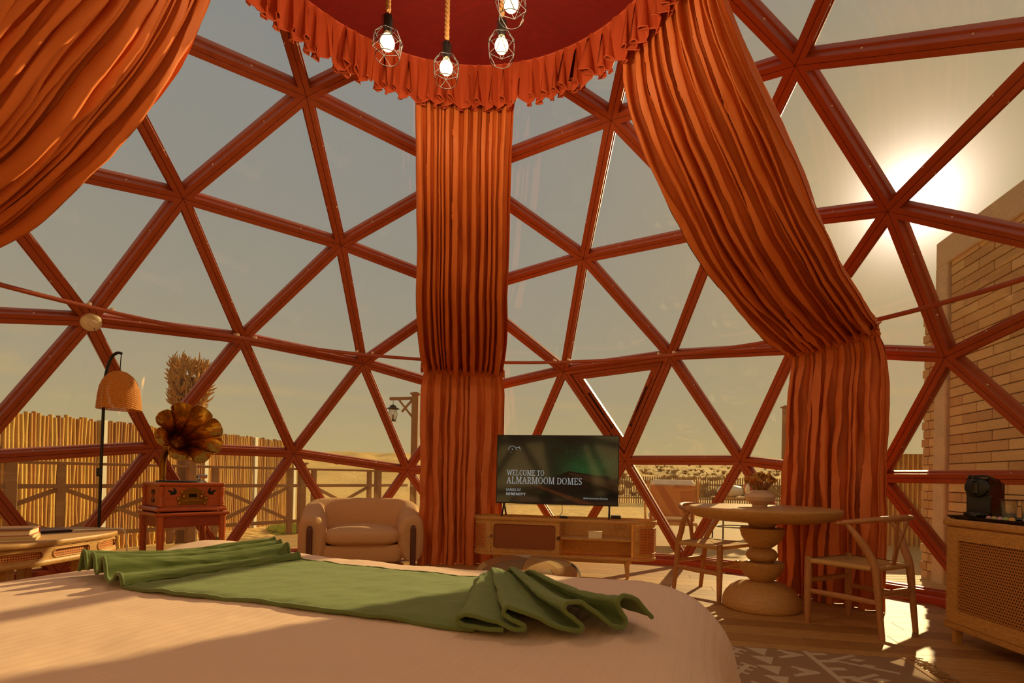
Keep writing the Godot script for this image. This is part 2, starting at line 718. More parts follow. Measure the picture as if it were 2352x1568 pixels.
const BAR := [[0.0, 0.10], [0.0, 0.012], [0.0016, 0.012], [0.0016, 0.0025], [0.004, 0.0], [0.036, 0.0], [0.039, 0.003], [0.039, 0.05], [0.050, 0.054], [0.050, 0.10]]

func make_setting() -> void:
	var shell := base("wall_dome")
	tag(shell, "rust brown triangular frames of the geodesic dome holding clear glass", "", "", "structure")
	var screws := MB.new()
	var o := Vector3(0, Y0, 0)
	var tris := dome_points()
	for t in tris:
		var c: Vector3 = (t[0] + t[1] + t[2]) / 3.0
		var nrm: Vector3 = (t[1] - t[0]).cross(t[2] - t[0]).normalized()
		if nrm.dot(c - o) < 0:
			t = [t[0], t[2], t[1]]
			nrm = -nrm
		var fr := MB.new()
		tri_frame(fr, t, BAR)
		var f := obj("panel_frame", fr, M.frame, shell)
		var gl := MB.new()
		var opening: bool = c.distance_to(Vector3(1.373, 1.80, -3.453)) < 0.25
		var g0 := inset_tri(out_tri(t, 0.066), 0.04)
		var g1 := inset_tri(out_tri(t, 0.082), 0.04)
		if opening:
			# the casement that opens: a second, inner frame with its own pane, stay arm and handle
			var sash := MB.new()
			tri_frame(sash, t, [[0.047, 0.11], [0.047, 0.024], [0.051, 0.020], [0.080, 0.020], [0.085, 0.032], [0.118, 0.032], [0.122, 0.036], [0.122, 0.046], [0.129, 0.05], [0.129, 0.11]])
			f.name = "casement_frame"
			var s := obj("casement_sash", sash, M.frame, shell)
			g0 = inset_tri(out_tri(t, 0.06), 0.122)
			g1 = inset_tri(out_tri(t, 0.075), 0.122)
			f = s
			var lo: Vector3 = t[0]
			for p in t:
				if p.y < lo.y: lo = p
			var k := 0
			for p in inset_tri(out_tri(t, 0.012), 0.10):
				if p.y < 1.4: continue
				var bot: Vector3 = inset_tri(out_tri(t, 0.012), 0.10)[t.find(lo)]
				var stay := MB.new()
				var a0: Vector3 = p.lerp(bot, 0.16)
				var a1: Vector3 = p.lerp(bot, 0.56)
				stay.beam(a0, a1, 0.012, 0.014, nrm, 0.002)
				stay.beam(a1, p.lerp(bot, 0.72), 0.007, 0.008, nrm, 0.001)
				stay.box(p.lerp(bot, 0.74), Vector3(0.02, 0.03, 0.02), 0.003)
				obj("stay_arm", stay, M.dark_metal, s)
				var blk := MB.new()
				blk.beam(p.lerp(bot, 0.12) - nrm * 0.004, p.lerp(bot, 0.22) - nrm * 0.004, 0.03, 0.03, nrm, 0.004)
				obj("hinge", blk, M.frame, s)
				k += 1
		gl.oquad(o, g1[0], g1[1], g1[2], g1[2])
		gl.otri(g1[0] + nrm, g0[0], g0[1], g0[2])
		for e in 3:
			gl.oquad(c, g0[e], g0[(e + 1) % 3], g1[(e + 1) % 3], g1[e])
		obj("pane", gl, M.glass, f)
		var rv := inset_tri(out_tri(t, 0.032), 0.0385)
		for e in 3:
			for q in [0.27, 0.73]:
				var a: Vector3 = rv[e].lerp(rv[(e + 1) % 3], q)
				var inw: Vector3 = ((rv[0] + rv[1] + rv[2]) / 3.0 - a).normalized()
				if a.z < 2.6:
					screws.bar(a - inw * 0.002, a + inw * 0.004, 0.0065, 6)
	tag(obj("screws", screws, M.cream_plastic, shell), "", "", "", "stuff")
	# plinth the frames stand on
	var ring := []
	for t in tris:
		for p in t:
			if p.y < 0.06:
				var dup := false
				for q in ring:
					if q.distance_to(p) < 0.01: dup = true
				if not dup: ring.append(p)
	ring.sort_custom(func(a, b): return atan2(a.x, a.z) < atan2(b.x, b.z))
	var plinth := base("trim_1")
	tag(plinth, "red brown board running along the foot of the dome", "", "", "structure")
	for i in ring.size():
		var a: Vector3 = ring[i]
		var b: Vector3 = ring[(i + 1) % ring.size()]
		var m := MB.new()
		var sec := [Vector2(0.985, 0.0), Vector2(0.985, 0.052), Vector2(0.99, 0.058), Vector2(1.03, 0.058), Vector2(1.03, -0.1), Vector2(0.985, -0.1)]
		for k in sec.size():
			var s0: Vector2 = sec[k]
			var s1: Vector2 = sec[(k + 1) % sec.size()]
			m.oquad(Vector3((a.x + b.x) * 0.5, 0.0, (a.z + b.z) * 0.5) * 1.005, Vector3(a.x * s0.x, s0.y, a.z * s0.x), Vector3(b.x * s0.x, s0.y, b.z * s0.x), Vector3(b.x * s1.x, s1.y, b.z * s1.x), Vector3(a.x * s1.x, s1.y, a.z * s1.x))
		obj("board", m, M.plinth, plinth)
	# floor: a slab under planks laid askew
	var fl := MB.new()
	var disc := PackedVector2Array()
	for i in 60:
		disc.append(Vector2(cos(TAU * i / 60), sin(TAU * i / 60)) * 4.14)
	fl.slab(disc, P2([0.0, -0.12, 0.0, -0.012]))
	var floor_ := obj("floor", fl, M.mortar)
	tag(floor_, "light oak plank floor inside the dome", "", "", "structure")
	var ang := deg_to_rad(-12.0)
	var bs := Basis(Vector3.UP, ang)
	var shared := {}
	var wdt := 0.19
	var row := 0
	var zz := -4.1
	while zz < 4.1:
		var half := sqrt(maxf(0.0, 4.12 * 4.12 - pow(maxf(absf(zz), absf(zz + wdt)), 2.0)))
		var x := -half + fmod(row * 0.53, 1.2) * 0.5
		var x0 := -half
		while x0 < half - 0.05:
			var x1 := minf(half, x0 + (1.28 if x0 > -half else 0.3 + fmod(row * 0.47, 0.95)))
			if half - x1 < 0.15: x1 = half
			var mid := bs * Vector3((x0 + x1) * 0.5, 0, zz + wdt * 0.5)
			if mid.z < 2.2:
				var ln := snappedf(x1 - x0, 0.001)
				if not shared.has(ln):
					var pm := MB.new()
					pm.box(Vector3.ZERO, Vector3(ln - 0.002, 0.012, wdt - 0.002), 0.0012)
					shared[ln] = pm.mesh()
				obj("plank", shared[ln], M["plank%d" % rng.randi_range(0, 3)], floor_, Transform3D(bs, mid + Vector3(0, -0.006, 0)))
			x0 = x1
		zz += wdt
		row += 1
	# plastered wall behind the head of the bed
	var wb := MB.new()
	var wv := Vector3(cos(BED_A), 0, sin(BED_A))
	var wu := Vector3(sin(BED_A), 0, -cos(BED_A))
	wb.box(wv * 0.1 - wu * 2.72 + Vector3(0, 1.3, 0), Vector3(5.6, 2.6, 0.12), 0.01, Basis(wv, Vector3.UP, -wu))
	tag(obj("wall_back", wb, mat("plaster", srgb(244, 224, 190), 0.9)), "cream plastered wall behind the head of the bed", "", "", "structure")
	# curtain rail
	var rail := MB.new()
	var rp := PackedVector3Array()
	for i in 120:
		var an := TAU * i / 120
		rp.append(Vector3(sin(an) * 3.43, 2.2, -cos(an) * 3.43))
	rail.tube(rp, 0.014, 6, true, false, 1.3, Vector3.UP)
	var ro := base("curtain_rail")
	tag(ro, "thin brown curtain rail circling the inside of the dome frames", "rail")
	obj("track", rail, M.frame, ro)
	# its white brackets on the struts, two at each node of the ring
	var done := []
	for t in tris:
		for p in t:
			if absf(p.y - 2.17) < 0.09 and p.z < 1.2:
				var seen_ := false
				for q in done:
					if q.distance_to(p) < 0.05: seen_ = true
				if seen_: continue
				done.append(p)
				var r2 := Vector2(p.x, p.z).length()
				var an := atan2(p.x, -p.z)
				for s in [-1, 1]:
					var a2: float = an + s * 0.022
					var br := MB.new()
					var e := Vector3(sin(a2), 0, -cos(a2))
					br.box(e * 3.445 + Vector3(0, 2.225, 0), Vector3(0.022, 0.03, 0.03), 0.003, Basis(Vector3.UP, -a2))
					br.beam(e * 3.44 + Vector3(0, 2.222, 0), e * (r2 + 0.0) + Vector3(0, 2.26, 0), 0.014, 0.01)
					obj("bracket", br, M.cream_plastic, ro)

# ---------------------------------------------------------------- drapery
const PR_R := [1.235, 1.25, 1.32, 1.51, 1.79, 2.09, 2.50, 2.93, 3.20, 3.36]
const PR_H := [3.72, 3.49, 3.25, 3.0, 2.75, 2.50, 2.295, 2.165, 2.115, 2.085]

func make_curtain(called: String, label: String, az_l: Array, az_r: Array, folds: int, seed_: int, low_l: float, low_r: float, tie_drop: float) -> void:
	# az_l / az_r: azimuth in degrees of both edges, at radii PR_R; low_*: the edges at the floor
	var root := thing(called, label, "curtain", Vector3.ZERO, 0.0, "orange tied curtains")
	var r2 := RandomNumberGenerator.new()
	r2.seed = seed_
	var prof := PackedVector3Array()
	for i in PR_R.size():
		prof.append(Vector3(PR_R[i], PR_H[i], 0))
	prof = spline(prof, 9)
	var nt := prof.size()
	var nu := folds * 14 + 1
	var both := []
	for part in 2:
		var cnt := folds if part == 0 else int(folds * 0.72)
		var ws := []
		var sum := 0.0
		for i in cnt:
			var wv := r2.randf_range(0.4, 1.7)
			ws.append(wv)
			sum += wv
		var from := [0.0]
		for i in cnt:
			from.append(from[i] + ws[i] / sum)
		both.append([cnt, ws, sum, from])
	var nz := FastNoiseLite.new()
	nz.seed = seed_
	nz.frequency = 1.0
	# upper, swagged part
	for part in 2:
		var pts := PackedVector3Array()
		var steps := nt if part == 0 else 64
		var nf: int = both[part][0]
		var widths: Array = both[part][1]
		var tot: float = both[part][2]
		var start: Array = both[part][3]
		var per := 14 if part == 0 else 20
		nu = nf * per + 1
		for i in nu:
			var fi := mini(i / per, nf - 1)
			var fr := (i - fi * per) / float(per)
			var u: float = lerpf(start[fi], start[fi + 1], fr)
			var wv: float = widths[fi]
			for j in steps:
				var t := float(j) / (steps - 1)
				var rr: float
				var hh: float
				var nrm: Vector2
				var al: float
				var ar: float
				var amp: float
				var uu := u
				if part == 0:
					rr = prof[j].x
					hh = prof[j].y
					var d: Vector3 = prof[mini(j + 1, nt - 1)] - prof[maxi(j - 1, 0)]
					nrm = Vector2(d.y, -d.x).normalized()
					al = lerp_list(rr, PR_R, az_l)
					ar = lerp_list(rr, PR_R, az_r)
					amp = 0.066 * minf(1.0, 0.45 + t * 1.1) * (1.0 - 0.55 * smoothstep(0.93, 1.0, t))
					uu += 0.012 * nz.get_noise_2d(u * 5.0, t * 2.5)
					# fold lines run slightly inwards to the tie
				else:
					hh = lerpf(2.085, 0.002, t)
					rr = 3.36 + 0.04 * smoothstep(0.0, 0.08, t) + 0.02 * sin(t * 3.0)
					nrm = Vector2(-1, 0)
					var w2 := smoothstep(0.0, 0.12, t)
					al = lerpf(az_l[az_l.size() - 1], low_l, t) - 0.5 * w2
					ar = lerpf(az_r[az_r.size() - 1], low_r, t) + 0.4 * w2
					amp = (0.024 + 0.04 * smoothstep(0.0, 0.22, t) + 0.014 * t)
					uu += (0.035 * nz.get_noise_2d(u * 4.0 + 40.0, t * 1.8) + 0.02 * sin(u * 7.0) * t) * smoothstep(0.0, 0.2, t)
				# the gathered header at the tie
				var g := exp(-pow((1.0 - t) / 0.05, 2.0)) if part == 0 else exp(-pow(t / 0.035, 2.0))
				var ph := fr * TAU
				var depth := sin(ph) + 0.28 * sin(2.0 * ph + 0.9 + 3.0 * nz.get_noise_2d(fi * 7.3, t * 1.5)) + 0.5 * nz.get_noise_2d(fi * 3.1 + fr * 0.7, t * 3.0 + part * 9.0)
				var lat := wv / tot * (0.34 * sin(2.0 * ph + 0.3) + 0.14 * sin(ph + 1.0))
				var az := deg_to_rad(lerpf(al, ar, clampf(uu + lat, -0.01, 1.01)))
				var dd: float = amp * clampf(wv, 0.6, 1.3) * depth
				if g > 0.01:
					dd += 0.05 * g * nz.get_noise_2d(u * 70.0, t * 60.0)
					hh += 0.04 * g * nz.get_noise_2d(u * 60.0 + 5.0, 3.0 + t * 30.0)
				hh -= tie_drop * (u - 0.5) * (smoothstep(0.7, 1.0, t) if part == 0 else 1.0 - smoothstep(0.0, 0.5, t)) 
				var r3 := rr + nrm.x * dd
				pts.append(Vector3(sin(az) * r3, maxf(hh + nrm.y * dd, 0.002), -cos(az) * r3))
		var m := MB.new()
		m.grid(pts, nu, steps)
		obj("swag" if part == 0 else "drop", m, M.drape, root)
	# gathering band at the tie
	var band := PackedVector3Array()
	var nb := folds * 12
	for i in nb + 1:
		var u := float(i) / nb
		var az := deg_to_rad(lerpf(az_l[az_l.size() - 1] - 0.6, az_r[az_r.size() - 1] + 0.6, u))
		for k in 7:
			var q := (k / 6.0 - 0.5)
			var bul := cos(q * PI) * (0.045 + 0.022 * sin(u * folds * TAU * 1.1 + k * 1.3 + 4.0 * nz.get_noise_2d(u * 9.0, 2.0)) + 0.045 * nz.get_noise_2d(u * 60.0, k * 1.1))
			var r3 := 3.345 - bul
			var hh := 2.078 - tie_drop * (u - 0.5) + q * 0.095 + 0.035 * nz.get_noise_2d(u * 40.0, 8.0)
			band.append(Vector3(sin(az) * r3, hh, -cos(az) * r3))
	var mb := MB.new()
	mb.grid(band, nb + 1, 7)
	obj("gathered_band", mb, M.drape, root)

func make_drapery() -> void:
	make_curtain("curtain", "floor-length orange curtain swagged down behind the television and tied at its middle",
		[-20.0, -19.2, -18.5, -17.4, -16.2, -15.5, -14.4, -13.4, -12.8, -12.5], [12.5, 11.6, 10.4, 8.7, 7.0, 5.4, 4.2, 2.9, 2.1, 1.7], 13, 11, -12.5, 1.6, 0.02)
	make_curtain("curtain", "orange curtain swagged to the right and tied behind the round dining table",
		[50.2, 50.3, 50.3, 50.6, 50.9, 51.2, 51.4, 51.3, 51.4, 51.5], [88.0, 87.5, 86.4, 82.9, 78.0, 74.0, 69.5, 66.1, 64.2, 63.0], 15, 23, 50.0, 63.2, -0.05)
	make_curtain("curtain", "orange curtain sweeping out of the upper left corner above the rattan floor lamp",
		[-118.0, -117.0, -115.0, -111.0, -106.0, -101.0, -97.0, -94.0, -92.5, -92.0], [-80.6, -80.6, -80.6, -79.7, -79.0, -79.2, -78.6, -78.4, -78.3, -78.2], 15, 37, -93.0, -78.0, 0.04)
	# canopy under the crown of the dome, and its frilled valance
	var can := thing("canopy", "round red fabric canopy under the crown with frilled orange valance around it", "canopy", Vector3(0, 3.75, 0))
	var d := MB.new()
	var pr := PackedVector2Array()
	for i in 15:
		var r := 1.165 * i / 14.0
		pr.append(Vector2(maxf(r, 0.001), 0.03 * cos(r / 1.165 * PI * 0.5) + 0.004 * sin(r * 9.0)))
	pr.reverse()
	d.lathe(pr, 96)
	obj("fabric_ceiling", d, M.canopy, can)
	var hoop := MB.new()
	var hp := PackedVector3Array()
	for i in 120:
		hp.append(Vector3(cos(TAU * i / 120), 0, sin(TAU * i / 120)) * 1.168)
	hoop.tube(hp, 0.012, 8, true, false)
	obj("piping", hoop, M.valance, can)
	# wires that carry the hoop
	for i in 5:
		var an := TAU * i / 5 + 0.3
		var wire := MB.new()
		wire.bar(Vector3(cos(an) * 1.16, 0.0, sin(an) * 1.16), Vector3(cos(an) * 1.3, 0.22, sin(an) * 1.3), 0.004, 6)
		obj("wire", wire, M.dark_metal, can)
	var n := 82
	var sub := 12
	var nz := FastNoiseLite.new()
	nz.seed = 4
	nz.frequency = 1.0
	var pts := PackedVector3Array()
	var rows := 14
	for i in n * sub:
		var a := TAU * i / (n * sub)
		var e := Vector2(cos(a), sin(a))
		var wav := nz.get_noise_2d(e.x * 14.0, e.y * 14.0)
		var ph := a * n + 5.5 * nz.get_noise_2d(e.x * 5.0, e.y * 5.0)
		var am := 1.0 + 0.9 * wav
		for j in rows:
			var t := j / (rows - 1.0)
			var amp := (0.008 + 0.044 * pow(t, 0.8)) * am
			var r := 1.160 + 0.004 * t + 0.85 * amp * (sin(ph) + 0.25 * sin(2 * ph + 1.0))
			var aa := a + 0.030 * pow(t, 0.8) * am * sin(2.0 * ph + 0.4) * 0.9
			var y := -0.275 * t - 0.012 * t * sin(ph) + 0.02 * t * wav
			pts.append(Vector3(cos(aa) * r, y, sin(aa) * r))
	var vm := MB.new()
	vm.grid(pts, n * sub, rows, true)
	var val := obj("valance", vm, M.valance, can)
	# rolled hem along the lower edge
	var hem := PackedVector3Array()
	for i in n * sub:
		hem.append(pts[i * rows + rows - 1])
	var hm := MB.new()
	hm.tube(hem, 0.005, 5, true, false)
	obj("hem", hm, M.valance, val)

# ---------------------------------------------------------------- furniture
func make_furniture() -> void:
	make_bed()
	make_armchair()
	make_tv_stand()
	make_dining()
	make_cabinet()
	make_left_side()
	make_gramophone()
	make_pendants()
	make_floor_things()

const BED_A := 0.314   # turn of the bed

func bed_xz(v: float, u: float) -> Vector2:
	return Vector2(cos(BED_A) * v + sin(BED_A) * u, sin(BED_A) * v - cos(BED_A) * u)

func bed_top(x: float, z: float) -> float:
	# height of the duvet at a place in the room
	var v := cos(BED_A) * x + sin(BED_A) * z
	var u := sin(BED_A) * x - cos(BED_A) * z
	return duvet_height(v - 0.125, u + 1.39)

func duvet_height(a: float, b: float) -> float:
	var h := 0.615
	h += 0.045 * exp(-(pow((a + 0.95) / 0.32, 2.0) + pow((b - 0.86) / 0.2, 2.0)))
	h += 0.006 * sin(a * 3.1 + 1.0) * cos(b * 2.7)
	# it falls away near the rim
	var e := maxf(absf(a) - 0.85, 0.0)
	var f := maxf(b - 0.88, 0.0)
	return h - 0.25 * e * e - 0.5 * f * f

func make_bed() -> void:
	var c := bed_xz(0.125, -1.39)
	var bed := thing("bed", "large bed under a white striped duvet with a green throw across its foot", "bed", Vector3(c.x, 0, c.y), -BED_A)
	var bm := MB.new()
	bm.box(Vector3(0, 0.15, 0.02), Vector3(1.95, 0.18, 2.0), 0.03)
	obj("base", bm, M.oak, bed)
	var lg := MB.new()
	lg.bar(Vector3(0, 0, 0), Vector3(0, 0.07, 0), 0.03, 12)
	for sx in [-0.8, 0.8]:
		for sz in [-0.85, 0.85]:
			obj("leg", lg, M.oak, bed, Vector3(sx, 0, sz))
	var mt := MB.new()
	mt.box(Vector3(0, 0.40, 0.02), Vector3(1.98, 0.30, 2.02), 0.08)
	obj("mattress", mt, M.sheet, bed)
	# duvet: unfolded square laid over the mattress, its skirts hanging down
	var nx := 190
	var nzz := 170
	var hw := 1.125
	var hl := 1.11
	var rc := 0.36
	var rr := 0.15
	var drop := 0.40
	var nz := FastNoiseLite.new()
	nz.seed = 12
	nz.frequency = 1.0
	var pts := PackedVector3Array()
	var uvs := PackedVector2Array()
	for i in nx:
		for j in nzz:
			var a := lerpf(-hw - drop, hw + drop, i / (nx - 1.0))
			# local z: foot is -z
			var b := lerpf(-hl - drop, hl, j / (nzz - 1.0))
			var q := Vector2(clampf(a, -(hw - rc), hw - rc), clampf(b, -(hl - rc), hl))
			var d := Vector2(a, b) - q
			# square unfolded corners become round skirts
			var dist := maxf(absf(d.x), absf(d.y)) if d.x != 0 and d.y != 0 else d.length()
			var dir := d.normalized()
			var flat := rc - rr
			var out := dist
			var down := 0.0
			if dist > flat:
				var th := (dist - flat) / rr
				if th < PI * 0.5:
					out = flat + rr * sin(th)
					down = rr * (1.0 - cos(th))
				else:
					out = rc + 0.02 * (th - PI * 0.5)
					down = rr + (dist - flat - rr * PI * 0.5)
			var pos := q + dir * out
			var dn := clampf(down / 0.3, 0, 1)
			var along := pos.x * 1.0 + pos.y * 1.3
			pos += dir * dn * (0.03 * sin(along * 9.0) + 0.02 * nz.get_noise_2d(pos.x * 6.0, pos.y * 6.0))
			var y := duvet_height(pos.x, -pos.y) - down
			y += 0.006 * nz.get_noise_2d(pos.x * 3.0, pos.y * 3.0) + 0.0035 * absf(nz.get_noise_2d(pos.x * 7.0 + 4.0, pos.y * 5.0))
			pts.append(Vector3(pos.x, maxf(y, 0.03), pos.y))
			uvs.append(Vector2(a / 0.03, b / 0.3))
	var dm := MB.new()
	dm.grid(pts, nx, nzz, false, false, true, uvs)
	obj("duvet", dm, M.sheet, bed)
	# the throw
	var th := thing("bed_throw", "green fleece throw laid across the duvet with both ends pleated into fans", "throw")
	var corners := [Vector2(-0.74, 0.99), Vector2(0.30, 1.375), Vector2(0.46, 0.83), Vector2(-0.45, 0.47)]
	var fp := PackedVector3Array()
	var n1 := 70
	var n2 := 36
	for i in n1:
		for j in n2:
			var s := i / (n1 - 1.0)
			var t := j / (n2 - 1.0)
			var p: Vector2 = corners[0].lerp(corners[1], s).lerp(corners[3].lerp(corners[2], s), t)
			var edge := minf(minf(t, 1.0 - t) * 0.55, 0.02) / 0.02
			var lift := 0.009 + 0.006 * edge + 0.006 * nz.get_noise_2d(p.x * 7.0 + 3.0, p.y * 7.0)
			fp.append(Vector3(p.x, bed_top(p.x, p.y) + lift, p.y))
	var fm := MB.new()
	fm.grid(fp, n1, n2, false, false, true)
	var flatp := obj("flat_panel", fm, M.throw, th)
	var eh := PackedVector3Array()
	for i in n1:
		eh.append(fp[i * n2])
	var hm := MB.new()
	hm.tube(eh, 0.006, 6)
	obj("hem", hm, M.throw_hem, flatp)
	var eh2 := PackedVector3Array()
	for i in n1:
		eh2.append(fp[i * n2 + n2 - 1])
	var hm2 := MB.new()
	hm2.tube(eh2, 0.006, 6)
	obj("hem", hm2, M.throw_hem, flatp)
	# right end: pleats lying over one another, spreading from the back to the front
	var pr := P2([0.09, 0.006, 0.03, 0.006, 0.006, 0.012, 0.002, 0.022, 0.02, 0.032, 0.07, 0.024, 0.115, 0.008, 0.13, 0.008, 0.128, 0.018, 0.105, 0.028, 0.09, 0.042, 0.102, 0.054, 0.15, 0.038,
		0.20, 0.014, 0.238, 0.005, 0.25, 0.014, 0.235, 0.03, 0.212, 0.047, 0.214, 0.064, 0.24, 0.068, 0.275, 0.045, 0.315, 0.014, 0.34, 0.006, 0.352, 0.018, 0.338, 0.042, 0.33, 0.062, 0.345, 0.076, 0.38, 0.062, 0.425, 0.020])
	make_fan(th, pr, 0.425, Vector2(0.262, 1.375), Vector2(0.70, 1.30), Vector2(0.255, 0.80), Vector2(0.465, 0.90), 0.055, 0.30, 1.0, 0.3)
	# left end
	var pl := P2([0.0, 0.006, 0.004, 0.020, 0.014, 0.034, 0.03, 0.030, 0.05, 0.010, 0.072, 0.006, 0.086, 0.022, 0.092, 0.05, 0.102, 0.068, 0.112, 0.06, 0.122, 0.03, 0.136, 0.016, 0.146, 0.03, 0.152, 0.058,
		0.162, 0.072, 0.172, 0.06, 0.182, 0.03, 0.192, 0.02, 0.20, 0.034, 0.206, 0.06, 0.216, 0.074, 0.226, 0.06, 0.236, 0.03, 0.245, 0.006])
	make_fan(th, pl, 0.245, Vector2(-0.735, 1.0), Vector2(-1.03, 0.79), Vector2(-0.44, 0.50), Vector2(-0.62, 0.35), 0.0, 0.75, 1.0)

func make_fan(th: Node3D, pr: PackedVector2Array, full: float, fl: Vector2, fr: Vector2, hl: Vector2, hr: Vector2, bulge: float, hub_scale: float, front_scale: float, over := 0.0) -> void:
	var sp := PackedVector3Array()
	for p in pr:
		sp.append(Vector3(p.x, p.y, 0))
	sp = spline(sp, 5)
	var steps := 40
	var pts := PackedVector3Array()
	var fwd := ((fl + fr) * 0.5 - (hl + hr) * 0.5).normalized()
	var nz := FastNoiseLite.new()
	nz.seed = 8
	nz.frequency = 1.0
	for i in sp.size():
		var q := sp[i].x / full
		for j in steps:
			var t := lerpf(-over, 1.0, j / (steps - 1.0))
			var front := fl.lerp(fr, q) + fwd * bulge * 4.0 * q * (1.0 - q)
			var p := hl.lerp(hr, q).lerp(front, t)
			p += (fr - fl).normalized() * 0.006 * sin(t * PI) * nz.get_noise_2d(i * 0.11, t * 4.0)
			var k := lerpf(hub_scale, front_scale, maxf(t, 0.0)) * (1.0 - 0.25 * sin(maxf(t, 0.0) * PI))
			var fall := 0.0
			if t < 0.0:
				k *= 1.0 + 1.5 * t
				fall = 1.5 * t * t
			# pleats are packed nearer the front of the profile at the hub
			pts.append(Vector3(p.x, bed_top(p.x, p.y) + 0.012 - fall + (0.03 * pow(1.0 - clampf(t, 0.0, 1.0), 2.0) * (1.0 - pow(2.0 * clampf(q, 0.0, 1.0) - 1.0, 4.0)) if over > 0.0 else 0.0) + sp[i].y * k + 0.004 * nz.get_noise_2d(i * 0.2 + 9.0, t * 6.0), p.y))
	var m := MB.new()
	m.grid(pts, sp.size(), steps)
	var o := obj("pleated_end", m, M.throw, th)
	for e in ([0, 1] if over == 0.0 else [1]):
		var h := PackedVector3Array()
		for i in sp.size():
			h.append(pts[i * steps + (steps - 1 if e == 1 else 0)])
		var hm := MB.new()
		hm.tube(h, 0.0055, 6)
		obj("hem", hm, M.throw_hem, o)

# rounded upholstered body swept along a path in plan; section given by height and thickness at each point
func upholster(path: PackedVector3Array, hs: Array, th: Array, y0: float, ex := 0.55, bulge := 0.03) -> MB:
	var m := MB.new()
	var n := path.size()
	var seg := 36
	var pts := PackedVector3Array()
	for i in n:
		var a := path[maxi(i - 1, 0)]
		var b := path[mini(i + 1, n - 1)]
		var t := (b - a).normalized()
		var side := t.cross(Vector3.UP).normalized()
		for k in seg:
			var an := TAU * k / seg
			var cx := signf(cos(an)) * pow(absf(cos(an)), ex)
			var cy := signf(sin(an)) * pow(absf(sin(an)), ex)
			var yy: float = y0 + (hs[i] - y0) * (0.5 + 0.5 * cy)
			var bl := bulge * sin(PI * (0.5 + 0.5 * cy)) * maxf(cx, 0.0)
			pts.append(path[i] + side * (cx * th[i] * 0.5 + bl) + Vector3(0, yy, 0))
	m.grid(pts, n, seg, false, true, false)
	# end caps, drawn in to a point
	for e in 2:
		var i := 0 if e == 0 else n - 1
		var cen := Vector3.ZERO
		for k in seg:
			cen += pts[i * seg + k] / seg
		for k in seg:
			m.otri(path[n / 2] + Vector3(0, 0.3, 0), cen, pts[i * seg + k], pts[i * seg + (k + 1) % seg])
	return m

func make_armchair() -> void:
	var t := thing("armchair", "wide cream tub armchair with brown wooden strips down its arm fronts", "armchair", Vector3(-1.35, 0, -3.30), deg_to_rad(17))
	var path := PackedVector3Array()
	var hs := []
	var th := []
	var n := 60
	for i in n:
		var f := i / (n - 1.0)
		# from the left arm's front round the back to the right arm's front
		var s := f * 2.0 - 1.0
		var p: Vector3
		var a := 0.495
		var zf := 0.36
		var zb := -0.22
		if absf(s) > 0.55:
			var q := (absf(s) - 0.55) / 0.45
			p = Vector3(a * signf(s), 0, lerpf(-0.02, zf, q))
		else:
			var an := s / 0.55 * PI * 0.5
			p = Vector3(a * signf(sin(an)) * pow(absf(sin(an)), 0.75), 0, -0.02 + (zb - 0.02) * pow(absf(cos(an)), 0.75))
		path.append(p)
		var back := 1.0 - smoothstep(0.25, 0.95, absf(s))
		var endr := clampf((1.0 - absf(s)) / 0.09, 0.0, 1.0)
		var rnd := sqrt(maxf(0.0, 1.0 - pow(1.0 - endr, 2.0)))
		hs.append((0.535 + 0.155 * back) - 0.05 * (1.0 - rnd))
		th.append(0.235 * (0.62 + 0.38 * rnd))
	obj("shell", upholster(path, hs, th, 0.06, 0.62, 0.035), M.boucle, t)
	var seat := MB.new()
	var sg := roundrect(0.80, 0.66, 0.1, 5)
	var so := PackedVector2Array()
	for p in sg: so.append(Vector2(p.x, p.y + 0.03))
	seat.slab(so, P2([0.03, 0.06, 0.0, 0.09, 0.0, 0.20, 0.03, 0.235]))
	obj("seat_base", seat, M.boucle, t)
	# cushion, crowned
	var cm := MB.new()
	var cp := PackedVector3Array()
	for i in 21:
		for k in 48:
			var an := TAU * k / 48
			var v := lerpf(-PI * 0.5, PI * 0.5, i / 20.0)
			var e := pow(absf(cos(v)), 0.42)
			var cx := signf(cos(an)) * pow(absf(cos(an)), 0.38)
			var cz := signf(sin(an)) * pow(absf(sin(an)), 0.38)
			cp.append(Vector3(cx * e * 0.372, 0.315 + signf(sin(v)) * pow(absf(sin(v)), 0.7) * (0.088 + 0.035 * (1.0 - cx * cx * e) * (1.0 - cz * cz * e) * (1.0 if v > 0 else 0.0)), 0.085 + cz * e * 0.335))
	cm.grid(cp, 21, 48, false, true, false)
	obj("seat_cushion", cm, M.boucle, t)
	for s in [-1, 1]:
		var lm := MB.new()
		lm.slab(roundrect(0.055, 0.05, 0.012, 3), P2([0.003, 0.0, 0.0, 0.004, 0.0, 0.40, 0.006, 0.425, 0.02, 0.437]))
		obj("front_leg", lm, M.walnut_v, t, Vector3(s * 0.497, 0, 0.373))
	for s in [-1, 1]:
		var lm := MB.new()
		lm.bar(Vector3.ZERO, Vector3(0, 0.08, 0), 0.025, 10)
		obj("rear_leg", lm, M.walnut_v, t, Vector3(s * 0.3, 0, -0.24))

# ---------------------------------------------------------------- television and its stand
func stadium(w: float, d: float, r: float, k := 8) -> PackedVector2Array:
	return roundrect(w, d, r, k)

